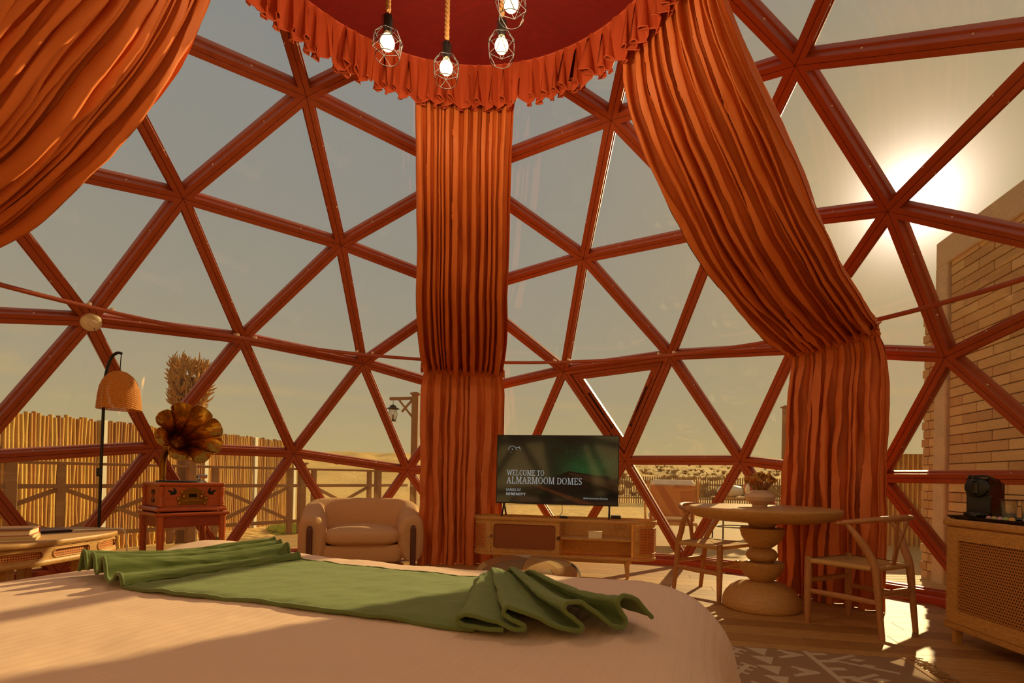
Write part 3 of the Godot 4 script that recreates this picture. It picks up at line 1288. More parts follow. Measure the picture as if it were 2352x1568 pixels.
func cane_material() -> void:
	# woven cane, seen as a fine grid with dark holes
	var t := image_of(64, 64, func(x: int, y: int) -> Color:
		var u := fmod(x, 16.0) / 16.0 - 0.5
		var v := fmod(y, 16.0) / 16.0 - 0.5
		var hole := sqrt(u * u + v * v)
		var k := smoothstep(0.20, 0.30, hole)
		return Color(0.30, 0.16, 0.07).lerp(Color(1.0, 0.84, 0.62), k))
	var h := image_of(64, 64, func(x: int, y: int) -> Color:
		var u := fmod(x, 16.0) / 16.0 - 0.5
		var v := fmod(y, 16.0) / 16.0 - 0.5
		var k := clampf(sqrt(u * u + v * v) * 2.2, 0, 1)
		return Color(k, k, k))
	var m := mat("cane_weave", srgb(206, 148, 84), 0.6)
	m.albedo_texture = t
	m.heightmap_enabled = true
	m.heightmap_texture = h
	m.heightmap_scale = 0.15
	# tighter herringbone weave of the sliding door
	var t2 := image_of(64, 64, func(x: int, y: int) -> Color:
		var a := int(floor((x + y) / 4.0)) % 2
		var b := int(floor((x - y + 640) / 4.0)) % 2
		var k := 0.55 + 0.25 * a + 0.2 * b
		return Color(k, k * 0.86, k * 0.7))
	var m2 := mat("herringbone", srgb(186, 120, 62), 0.65)
	m2.albedo_texture = t2
	# open cane of the sideboard: round black holes in rows
	var t3 := image_of(64, 64, func(x: int, y: int) -> Color:
		var row := int(y / 32.0)
		var u := fmod(x + row * 16.0, 32.0) / 32.0 - 0.5
		var v := fmod(y, 32.0) / 32.0 - 0.5
		var k := smoothstep(0.22, 0.28, sqrt(u * u + v * v))
		var w := 0.9 + 0.1 * sin(x * PI / 4.0)
		return Color(0.05, 0.025, 0.01).lerp(Color(w, w * 0.9, w * 0.72), k))
	var m3 := mat("open_cane", srgb(206, 150, 88), 0.6)
	m3.albedo_texture = t3

func make_tv_stand() -> void:
	cane_material()
	var W := 1.84
	var D := 0.40
	var t := thing("tv_stand", "low oak television stand with rounded cane doors and an open shelf", "tv stand", Vector3(0.765, 0, -2.96), deg_to_rad(-11.0))
	var top := MB.new()
	top.slab(stadium(W, D, 0.2), P2([0.006, 0.525, 0.0, 0.53, 0.0, 0.552, 0.006, 0.558]))
	obj("top", top, M.oak, t)
	var bot := MB.new()
	bot.slab(stadium(W - 0.012, D - 0.012, 0.195), P2([0.004, 0.175, 0.0, 0.179, 0.0, 0.20, 0.004, 0.204]))
	obj("bottom", bot, M.oak, t)
	var bk := MB.new()
	bk.box(Vector3(0, 0.365, -D * 0.5 + 0.012), Vector3(W - 0.4, 0.325, 0.012), 0.002)
	obj("back_panel", bk, M.oak, t)
	for x in [-0.72, -0.02, 0.685]:
		var dv := MB.new()
		dv.box(Vector3(x, 0.365, 0.0), Vector3(0.02, 0.325, D - 0.06), 0.002)
		obj("divider", dv, M.oak_v, t)
	var sh := MB.new()
	sh.box(Vector3(0.333, 0.362, -0.01), Vector3(0.685, 0.018, D - 0.09), 0.002)
	obj("shelf", sh, M.oak, t)
	# sliding door in front of the left bay
	var door := MB.new()
	var o2 := PackedVector2Array()
	var i2 := PackedVector2Array()
	for p in roundrect(0.70, 0.318, 0.002, 5): o2.append(p)
	for p in roundrect(0.63, 0.25, 0.035, 5): i2.append(p)
	ring_prism(door, o2, i2, -0.009, 0.009)
	var dn := obj("sliding_door", door, M.oak, t, Vector3(-0.362, 0.365, D * 0.5 - 0.032))
	var dp := MB.new()
	dp.quad(Vector3(-0.32, -0.13, -0.002), Vector3(0.32, -0.13, -0.002), Vector3(0.32, 0.13, -0.002), Vector3(-0.32, 0.13, -0.002), P2([0, 5, 13, 5, 13, 0, 0, 0]))
	obj("woven_panel", dp, M.herringbone, dn)
	var rim := MB.new()
	var rp := PackedVector3Array()
	for p in i2: rp.append(Vector3(p.x, p.y, 0.009))
	rim.tube(rp, 0.004, 6, true, false)
	obj("beading", rim, M.oak_light, dn)
	for s in [-1, 1]:
		var pull := MB.new()
		pull.xf = Transform3D(Basis(Vector3.RIGHT, PI * 0.5), Vector3(s * 0.343, 0.0, 0.004))
		pull.lathe(P2([0.02, 0.0, 0.02, 0.008, 0.014, 0.009, 0.001, 0.005]), 16)
		obj("finger_pull", pull, M.walnut, dn)
	# curved doors at both ends: they follow the rounded outline of the stand
	for s in [-1, 1]:
		var prof := PackedVector2Array()
		# outline of the front corner from the divider round to the back
		var R := 0.19
		var hx := (W - 0.03) * 0.5
		var hz := (D - 0.03) * 0.5
		for k in 13:
			var f := k / 12.0
			prof.append(Vector2(lerpf(0.70, hx - R, f * f * 0.0 + f), hz))
		for k in range(1, 17):
			var an := PI * 0.5 * (1.0 - k / 16.0)
			prof.append(Vector2(hx - R + R * cos(an), hz - R + R * sin(an)))
		for k in range(1, 5):
			prof.append(Vector2(hx, lerpf(hz - R, -hz + R * 0.6, k / 4.0)))
		var len := [0.0]
		for k in range(1, prof.size()):
			len.append(len[k - 1] + prof[k].distance_to(prof[k - 1]))
		var tot: float = len[len.size() - 1]
		var body := MB.new()
		var pts := PackedVector3Array()
		for k in prof.size():
			for q in 2:
				pts.append(Vector3(prof[k].x * s, 0.207 + q * 0.316, prof[k].y))
		body.grid(pts, prof.size(), 2, false, false, s > 0)
		var dd := obj("curved_door", body, M.oak_v, t)
		var cane := MB.new()
		var cp := PackedVector3Array()
		var cu := PackedVector2Array()
		for k in prof.size():
			if len[k] < 0.045 or len[k] > tot - 0.05: continue
			var nrm := (prof[mini(k + 1, prof.size() - 1)] - prof[maxi(k - 1, 0)]).normalized()
			nrm = Vector2(-nrm.y, nrm.x)
			if nrm.dot(prof[k]) < 0: nrm = -nrm
			for q in 2:
				var p := prof[k] + nrm * 0.002
				cp.append(Vector3(p.x * s, 0.245 + q * 0.24, p.y))
				cu.append(Vector2(len[k] / 0.06, q * 4.0))
		cane.grid(cp, cp.size() / 2, 2, false, false, s > 0, cu)
		obj("cane_panel", cane, M.cane_weave, dd)
		var loop := PackedVector3Array()
		var m2 := cp.size() / 2
		for k in m2: loop.append(cp[k * 2])
		for k in m2: loop.append(cp[(m2 - 1 - k) * 2 + 1])
		var bead := MB.new()
		bead.tube(loop, 0.005, 6, true, false)
		obj("beading", bead, M.oak_light, dd)
		var kn := MB.new()
		kn.xf = Transform3D(Basis(Vector3.RIGHT, PI * 0.5), Vector3(0.722 * s, 0.36, hz + 0.001))
		kn.lathe(P2([0.005, 0.0, 0.005, 0.008, 0.010, 0.012, 0.011, 0.018, 0.007, 0.022, 0.0005, 0.023]), 16)
		obj("knob", kn, M.oak_light, dd)
	var rail := MB.new()
	for s in [-1, 1]:
		rail.box(Vector3(0, 0.158, s * 0.14), Vector3(1.36, 0.035, 0.02), 0.002)
	obj("apron", rail, M.oak, t)
	for sx in [-1, 1]:
		for sz in [-1, 1]:
			var lg := MB.new()
			lg.bar(Vector3(0, 0.176, 0), Vector3(sx * 0.012, 0.004, sz * 0.012), 0.026, 14, 0.016)
			obj("leg", lg, M.oak_v, t, Vector3(sx * 0.635, 0, sz * 0.145))
	# television
	var tv := thing("television", "flat black television showing a welcome screen of dunes under a green night sky", "television", t.position + Vector3(-0.075, 0.558, -0.01), deg_to_rad(-10.0))
	var w := 1.24
	var h := 0.70
	var y := 0.125 + h * 0.5
	var case_ := MB.new()
	case_.box(Vector3(0, y, -0.012), Vector3(w, h, 0.03), 0.004)
	case_.box(Vector3(0, y - 0.12, -0.04), Vector3(w * 0.6, h * 0.5, 0.04), 0.01)
	obj("housing", case_, M.black, tv)
	var scr := MB.new()
	var a := w * 0.5 - 0.008
	var b := h * 0.5 - 0.009
	scr.quad(Vector3(-a, y - b + 0.006, 0.0042), Vector3(a, y - b + 0.006, 0.0042), Vector3(a, y + b, 0.0042), Vector3(-a, y + b, 0.0042), P2([0, 1, 1, 1, 1, 0, 0, 0]))
	var sc := obj("screen", scr, screen_material(), tv)
	var glow := mat("screen_text", Color(0.02, 0.02, 0.02), 0.3)
	glow.emission_enabled = true
	glow.emission = srgb(186, 190, 190)
	glow.emission_energy_multiplier = 0.55
	# words: position on the screen from its left and top edge in shares of its size, height in metres
	for q in [["WELCOME TO", 0.082, 0.535, 0.056, "Droid Serif", 0.31], ["ALMARMOOM DOMES", 0.080, 0.645, 0.068, "Droid Serif", 0.62], ["SANDS OF", 0.078, 0.785, 0.025, "Droid Sans", 0.125], ["SERENITY", 0.078, 0.845, 0.025, "Droid Sans", 0.165], ["@Almarmoom.Domes", 0.715, 0.885, 0.020, "Droid Sans", 0.195]]:
		var tm := TextMesh.new()
		tm.text = q[0]
		var f := SystemFont.new()
		f.font_names = PackedStringArray([q[4]])
		if q[0] == "SERENITY":
			f.font_weight = 600
		tm.font = f
		tm.font_size = 48
		tm.pixel_size = 0.001
		tm.depth = 0.001
		tm.horizontal_alignment = HORIZONTAL_ALIGNMENT_LEFT
		var bb := tm.get_aabb()
		var kx: float = q[5] * w / maxf(bb.size.x, 0.001)
		var ky: float = q[3] / maxf(bb.size.y, 0.001)
		var tr := Transform3D(Basis.from_scale(Vector3(kx, ky, 1.0)), Vector3(-a + q[1] * w - bb.position.x * kx, y + b - q[2] * h - (bb.position.y + bb.size.y * 0.5) * ky, 0.0056))
		obj("lettering", tm, glow, sc, tr)
	var lg2 := MB.new()
	var lx := -a + 0.125 * w
	var ly := y + b - 0.205 * h
	for arc in [[0.0, 0.04, 0.0, PI], [0.056, 0.026, 0.0, PI * 0.72]]:
		var ap := PackedVector3Array()
		for k in 17:
			var an := lerpf(arc[2], arc[3], k / 16.0)
			ap.append(Vector3(lx + arc[0] + cos(an) * arc[1], ly + sin(an) * arc[1], 0.005))
		lg2.tube(ap, 0.0022, 5)
	for d in [[0.0, 0.006, 0.005], [0.074, 0.03, 0.0035], [-0.02, -0.022, 0.002], [-0.008, -0.024, 0.002]]:
		lg2.box(Vector3(lx + d[0], ly + d[1], 0.005), Vector3(d[2], d[2], 0.001) * 2.0, 0.0)
	obj("emblem", lg2, glow, sc)
	for s in [-1, 1]:
		var ft := MB.new()
		var fx: float = s * w * 0.43
		ft.beam(Vector3(fx, 0.13, 0), Vector3(fx - 0.0 * s, 0.004, 0.1), 0.016, 0.01)
		ft.beam(Vector3(fx, 0.13, 0), Vector3(fx, 0.004, -0.1), 0.016, 0.01)
		ft.box(Vector3(fx, 0.125, 0), Vector3(0.02, 0.03, 0.03), 0.003)
		obj("foot", ft, M.black, tv)
	var cable := MB.new()
	cable.tube(spline(V([0.05, 0.16, -0.04, 0.06, 0.06, -0.05, 0.03, 0.01, -0.08, 0.0, 0.006, -0.14]), 6), 0.003, 6)
	obj("cable", cable, M.black, tv)
	# odds and ends on and in the stand
	var basis := t.basis
	var rem := thing("remote", "small dark remote control lying on the stand before the television", "remote", t.position + basis * Vector3(0.02, 0.558, 0.12), deg_to_rad(30))
	var rm := MB.new()
	rm.slab(roundrect(0.045, 0.10, 0.018, 5), P2([0.004, 0.0, 0.0, 0.004, 0.0, 0.016, 0.006, 0.022]))
	obj("body", rm, M.black, rem)
	var rb := MB.new()
	rb.xf = Transform3D(Basis.IDENTITY, Vector3(0, 0.022, 0.02))
	rb.lathe(P2([0.014, 0.0, 0.012, 0.003, 0.0005, 0.003]), 16)
	obj("button_ring", rb, M.dark_metal, rem)
	var bx := thing("set_top_box", "small black box on the right end of the television stand", "box", t.position + basis * Vector3(0.52, 0.558, -0.06), deg_to_rad(-8))
	var bmx := MB.new()
	bmx.box(Vector3(0, 0.016, 0), Vector3(0.10, 0.032, 0.08), 0.004)
	obj("body", bmx, M.black, bx)
	var led := MB.new()
	led.box(Vector3(0.0, 0.016, 0.0405), Vector3(0.05, 0.012, 0.002), 0.0005)
	obj("front_plate", led, M.dark_metal, bx)
	var card := thing("tissue_box", "small cream box standing on the open shelf of the television stand", "box", t.position + basis * Vector3(0.33, 0.371, 0.09), deg_to_rad(-9))
	var cb := MB.new()
	cb.box(Vector3(0, 0.032, 0), Vector3(0.13, 0.064, 0.08), 0.003)
	obj("body", cb, M.cream_plastic, card)
	var lid := MB.new()
	lid.box(Vector3(0, 0.066, 0), Vector3(0.134, 0.006, 0.084), 0.001)
	obj("lid", lid, M.paper, card)

func screen_material() -> StandardMaterial3D:
	var w := 640
	var h := 360
	var nz := FastNoiseLite.new()
	nz.seed = 21
	nz.frequency = 1.0
	var r2 := RandomNumberGenerator.new()
	r2.seed = 99
	var im := Image.create(w, h, false, Image.FORMAT_RGB8)
	var ridge := func(u: float) -> float:
		return lerp_list(u, [0.0, 0.34, 0.56, 0.60, 0.66, 0.78, 0.9, 1.0], [0.86, 0.72, 0.54, 0.515, 0.535, 0.56, 0.58, 0.63])
	for y in h:
		for x in w:
			var u := x / float(w)
			var v := y / float(h)
			var c := Color(0.035, 0.03, 0.022)
			var aur := exp(-pow((u - 0.74) / 0.25, 2.0)) * smoothstep(0.0, 0.5, v)
			c += Color(0.015, 0.20, 0.07) * aur
			c += Color(0.02, 0.035, 0.015) * clampf(0.5 + nz.get_noise_2d(u * 4.0, v * 3.0), 0, 1)
			if r2.randf() < 0.012 + 0.012 * smoothstep(0.3, 0.7, u):
				var s := r2.randf_range(0.12, 0.5)
				c += Color(s * 0.8, s, s * 0.85)
			var rg: float = ridge.call(u) + 0.012 * nz.get_noise_2d(u * 9.0, 4.0)
			if v > rg:
				# dunes: lit flanks and dark lee sides
				c = Color(0.045, 0.034, 0.025)
				var f := v - rg
				var l1 := v - (0.53 + (u - 0.58) * 0.52)
				if u > 0.6 and absf(l1) < 0.03 + (u - 0.6) * 0.10 and f > 0.02:
					c = Color(0.19, 0.10, 0.045)
				var l2 := v - (0.72 + (u - 0.3) * 0.62)
				if u > 0.28 and absf(l2) < 0.012 + (u - 0.28) * 0.06:
					c = Color(0.28, 0.12, 0.045)
				c = c * (0.85 + 0.3 * nz.get_noise_2d(u * 20.0, v * 40.0))
			im.set_pixel(x, y, c)
	var tex := ImageTexture.create_from_image(im)
	var m := mat("screen", Color(0.012, 0.012, 0.012), 0.07)
	m.emission_enabled = true
	m.emission = Color(1, 1, 1)
	m.emission_texture = tex
	m.emission_operator = BaseMaterial3D.EMISSION_OP_MULTIPLY
	m.emission_energy_multiplier = 0.8
	return m

# ---------------------------------------------------------------- dining group
func make_dining() -> void:
	var c := Vector3(2.195, 0, -1.62)
	var t := thing("dining_table", "round pale wood table on a pedestal of stacked bowls and balls", "table", c)
	var top := MB.new()
	top.lathe(P2([0.0005, 0.648, 0.10, 0.652, 0.40, 0.664, 0.49, 0.682, 0.525, 0.712, 0.538, 0.738, 0.540, 0.752, 0.536, 0.760, 0.525, 0.763, 0.40, 0.763, 0.0005, 0.763]), 72)
	obj("tabletop", top, M.oak_light, t)
	var ft := MB.new()
	ft.lathe(P2([0.262, 0.0, 0.276, 0.006, 0.281, 0.03, 0.276, 0.07, 0.258, 0.112, 0.225, 0.152, 0.175, 0.183, 0.115, 0.20, 0.05, 0.206, 0.0005, 0.207]), 56)
	obj("dome_foot", ft, M.oak_light, t)
	var bowl := P2([0.0005, 0.0, 0.055, 0.0, 0.075, 0.008, 0.118, 0.042, 0.146, 0.085, 0.159, 0.13, 0.161, 0.148, 0.157, 0.154, 0.10, 0.154, 0.095, 0.150, 0.088, 0.150, 0.084, 0.154, 0.0005, 0.154])
	for y in [0.196, 0.452]:
		var b := MB.new()
		b.lathe(bowl, 56)
		obj("bowl", b, M.oak_light, t, Vector3(0, y, 0))
	var ball := MB.new()
	var bp := PackedVector2Array()
	for k in 17:
		var an := lerpf(-PI * 0.5, PI * 0.5, k / 16.0)
		bp.append(Vector2(maxf(0.0005, 0.113 * pow(cos(an), 0.75)), 0.4 + 0.06 * sin(an)))
	ball.lathe(bp, 48)
	obj("ball", ball, M.oak_light, t)
	var neck := MB.new()
	neck.lathe(P2([0.06, 0.600, 0.085, 0.606, 0.10, 0.628, 0.104, 0.652, 0.0005, 0.654]), 40)
	obj("neck", neck, M.oak_light, t)
	# vase and dried flowers
	var v := thing("vase", "squat beige ceramic vase with fine ribs on the round table", "vase", c + Vector3(-0.03, 0.763, 0.02))
	var vm := MB.new()
	var vp := PackedVector2Array()
	for k in 60:
		var f := k / 59.0
		var y := f * 0.128
		var r: float = lerp_list(y, [0.0, 0.012, 0.022, 0.05, 0.078, 0.10, 0.118, 0.128], [0.052, 0.052, 0.062, 0.098, 0.112, 0.100, 0.066, 0.050])
		vp.append(Vector2(r + 0.0006 * sin(y * 1400.0), y))
	vp.append(Vector2(0.046, 0.128))
	vp.append(Vector2(0.042, 0.11))
	vp.append(Vector2(0.0005, 0.10))
	vm.lathe(vp, 48)
	obj("body", vm, M.ceramic, v)
	var fo := MB.new()
	fo.lathe(P2([0.050, 0.0, 0.055, 0.002, 0.055, 0.008, 0.050, 0.012]), 40)
	obj("foot_ring", fo, M.ceramic, v)
	var fl := thing("dried_flowers", "bunch of dried golden flowers in the beige vase", "flowers", v.position + Vector3(0, 0.10, 0))
	var stem_m := mat("dry_stem", srgb(150, 104, 48), 0.9)
	var head_m := [mat("dry_head", srgb(206, 140, 56), 0.9), mat("dry_head_dark", srgb(160, 96, 40), 0.9), mat("dry_head_pale", srgb(222, 176, 96), 0.9)]
	var heads := []
	for k in 3:
		var hm := MB.new()
		# small everlasting flower: a ring of pointed petals round a button
		for ring in 3:
			var cnt := 9 - ring * 2
			for p in cnt:
				var an := TAU * p / cnt + ring * 0.4
				var e := Vector3(cos(an), 0, sin(an))
				var s := e.cross(Vector3.UP)
				var ln := 0.013 - ring * 0.0025
				var up := 0.001 + ring * 0.004
				hm.quad(Vector3(0, up, 0), e * ln * 0.6 - s * 0.004 + Vector3(0, up + 0.002, 0), e * ln + Vector3(0, up + 0.006 + k * 0.002, 0), e * ln * 0.6 + s * 0.004 + Vector3(0, up + 0.002, 0))
		hm.xf = Transform3D(Basis.IDENTITY, Vector3(0, 0.002, 0))
		hm.lathe(P2([0.0005, -0.006, 0.006, -0.003, 0.008, 0.003, 0.006, 0.008, 0.0005, 0.010]), 10)
		heads.append(hm.mesh())
	for k in 64:
		var an := rng.randf() * TAU
		var sp := sqrt(rng.randf())
		var tip := Vector3(cos(an) * sp * 0.11, 0.135 - sp * sp * 0.045 + rng.randf_range(-0.014, 0.016), sin(an) * sp * 0.095)
		var a0 := Vector3(cos(an) * sp * 0.03, 0.0, sin(an) * sp * 0.03)
		var st := MB.new()
		st.tube(PackedVector3Array([a0, a0.lerp(tip, 0.55) + Vector3(0, 0.008, 0), tip]), 0.0013, 4)
		obj("stem", st, stem_m, fl)
		var dirv := (tip - a0).normalized()
		var q := Quaternion(Vector3.UP, dirv)
		obj("flower_head", heads[k % 3], head_m[k % 3], fl, Transform3D(Basis(q).scaled(Vector3.ONE * rng.randf_range(1.0, 1.6)), tip))
	for k in 40:
		var an := rng.randf() * TAU
		var tip := Vector3(cos(an) * 0.105, rng.randf_range(0.05, 0.11), sin(an) * 0.105) * rng.randf_range(0.7, 1.05)
		var lf := MB.new()
		lf.tube(PackedVector3Array([Vector3(cos(an) * 0.03, 0.01, sin(an) * 0.03), tip * 0.6 + Vector3(0, 0.02, 0), tip]), PackedFloat32Array([0.001, 0.0026, 0.0004]), 4)
		obj("dry_leaf", lf, stem_m, fl)
	# chairs
	var ch := make_chair("dining_chair", "pale wooden chair with woven cord seat between television stand and round table")
	ch.position = Vector3(1.98, 0, -2.08)
	ch.rotation.y = atan2(0.62, 0.79)
	copy_of(ch, "dining_chair", "pale wooden chair with woven cord seat standing beside the cane sideboard", Vector3(2.645, 0, -1.125), atan2(-0.49, -0.87), "wishbone chairs")
	ch.set_meta("group", "wishbone chairs")

func make_chair(called: String, label: String) -> Node3D:
	var t := thing(called, label, "chair")
	var zf := 0.215
	for s in [-1, 1]:
		var f := MB.new()
		f.tube(V([s * 0.235, 0.0, zf, s * 0.235, 0.20, zf, s * 0.235, 0.43, zf, s * 0.235, 0.452, zf]), PackedFloat32Array([0.018, 0.0235, 0.0235, 0.020]), 12)
		obj("front_leg", f, M.stool_oak_v, t)
		var r := MB.new()
		r.tube(spline(V([s * 0.195, 0.0, -0.25, s * 0.198, 0.24, -0.225, s * 0.20, 0.43, -0.205, s * 0.215, 0.53, -0.165, s * 0.25, 0.62, -0.12, s * 0.264, 0.695, -0.065]), 5), PackedFloat32Array(range(26).map(func(i): return lerpf(0.017, 0.0235, clampf(i / 9.0, 0, 1)) if i < 18 else lerpf(0.0235, 0.015, (i - 17) / 8.0))), 12)
		obj("rear_leg", r, M.stool_oak_v, t)
	var rail := PackedVector3Array()
	var rr := PackedFloat32Array()
	for i in 41:
		var a := lerpf(0.0, PI, i / 40.0)
		var k := sin(clampf(a, 0, PI))
		rail.append(Vector3(cos(a) * 0.275, 0.695 + 0.052 * k, 0.0 - sin(a) * 0.275 + (0.02 if a < 0 or a > PI else 0.0)))
		rr.append(0.018 if i > 1 and i < 39 else 0.010)
	var rm := MB.new()
	rm.tube(rail, rr, 12, false, true, 0.95)
	obj("top_rail", rm, M.stool_oak, t)
	var sp := MB.new()
	sp.beam(Vector3(0, 0.425, -0.205), Vector3(0, 0.56, -0.228), 0.045, 0.012, Vector3.BACK, 0.003)
	for s in [-1, 1]:
		sp.beam(Vector3(s * 0.012, 0.55, -0.226), Vector3(s * 0.062, 0.735, -0.262), 0.022, 0.012, Vector3.BACK, 0.003)
	obj("splat", sp, M.stool_oak_v, t)
	# seat rails and stretchers
	for q in [[-0.235, 0.235, zf, zf, 0.425, "seat_rail"], [-0.2, 0.2, -0.205, -0.205, 0.425, "seat_rail"], [-0.235, -0.2, zf, -0.205, 0.425, "seat_rail"], [0.235, 0.2, zf, -0.205, 0.425, "seat_rail"],
			[-0.235, 0.235, zf, zf, 0.29, "stretcher"], [-0.2, 0.2, -0.225, -0.225, 0.27, "stretcher"], [-0.235, -0.2, zf, -0.228, 0.22, "stretcher"], [0.235, 0.2, zf, -0.228, 0.22, "stretcher"]]:
		var m := MB.new()
		m.tube(PackedVector3Array([Vector3(q[0], q[4], q[2]), Vector3((q[0] + q[1]) * 0.5, q[4], (q[2] + q[3]) * 0.5), Vector3(q[1], q[4], q[3])]), PackedFloat32Array([0.011, 0.014, 0.011]), 8, false, true, 1.5 if q[5] == "stretcher" else 1.0)
		obj(q[5], m, M.stool_oak, t)
	# woven cord seat: four fields of cord that meet along the diagonals
	var n := 112
	var pts := PackedVector3Array()
	for i in n:
		for j in n:
			var u := i / (n - 1.0) * 2.0 - 1.0
			var v := j / (n - 1.0) * 2.0 - 1.0
			var hw := lerpf(0.198, 0.236, v * 0.5 + 0.5)
			var x := u * hw
			var z := lerpf(-0.205, zf, v * 0.5 + 0.5)
			var e := maxf(absf(u), absf(v))
			var across := z if absf(u) > absf(v) else x
			var rip := 0.0022 * absf(sin(across * PI / 0.0085))
			var sag := -0.014 * (1.0 - u * u) * (1.0 - v * v) - 0.006 * exp(-pow((absf(u) - absf(v)) / 0.05, 2.0)) * (1.0 - e)
			var y := 0.436 + sag + rip
			var wrap := smoothstep(0.93, 1.0, e)
			y -= wrap * wrap * 0.022
			pts.append(Vector3(x * (1.0 + 0.03 * sin(wrap * PI * 0.5)), y, z + signf(v) * 0.008 * wrap * (1.0 if absf(v) > absf(u) else 0.0)))
	var sm := MB.new()
	sm.grid(pts, n, n, false, false, true)
	# skirts where the cord wraps the rails
	for side in 4:
		var q := PackedVector3Array()
		var cnt := 90
		for i in cnt:
			var f := i / (cnt - 1.0) * 2.0 - 1.0
			f *= 0.9
			for k in 6:
				var an := lerpf(-0.2, PI * 0.95, k / 5.0)
				var rr2 := 0.0155 + 0.0016 * absf(sin(f * 0.22 * PI / 0.0085))
				var hw := 0.236 if side == 0 else 0.198
				if side < 2:
					var zz := zf if side == 0 else -0.205
					q.append(Vector3(f * hw, 0.425 + cos(an) * rr2, zz + sin(an) * rr2 * (1.0 if side == 0 else -1.0)))
				else:
					var sg := 1.0 if side == 2 else -1.0
					var vv := f * 0.5 + 0.5
					q.append(Vector3(sg * (lerpf(0.2, 0.235, vv) + sin(an) * rr2), 0.425 + cos(an) * rr2, lerpf(-0.205, zf, vv)))
		sm.grid(q, cnt, 6, false, false, side == 0 or side == 3)
	obj("woven_seat", sm, M.cord, t)
	return t

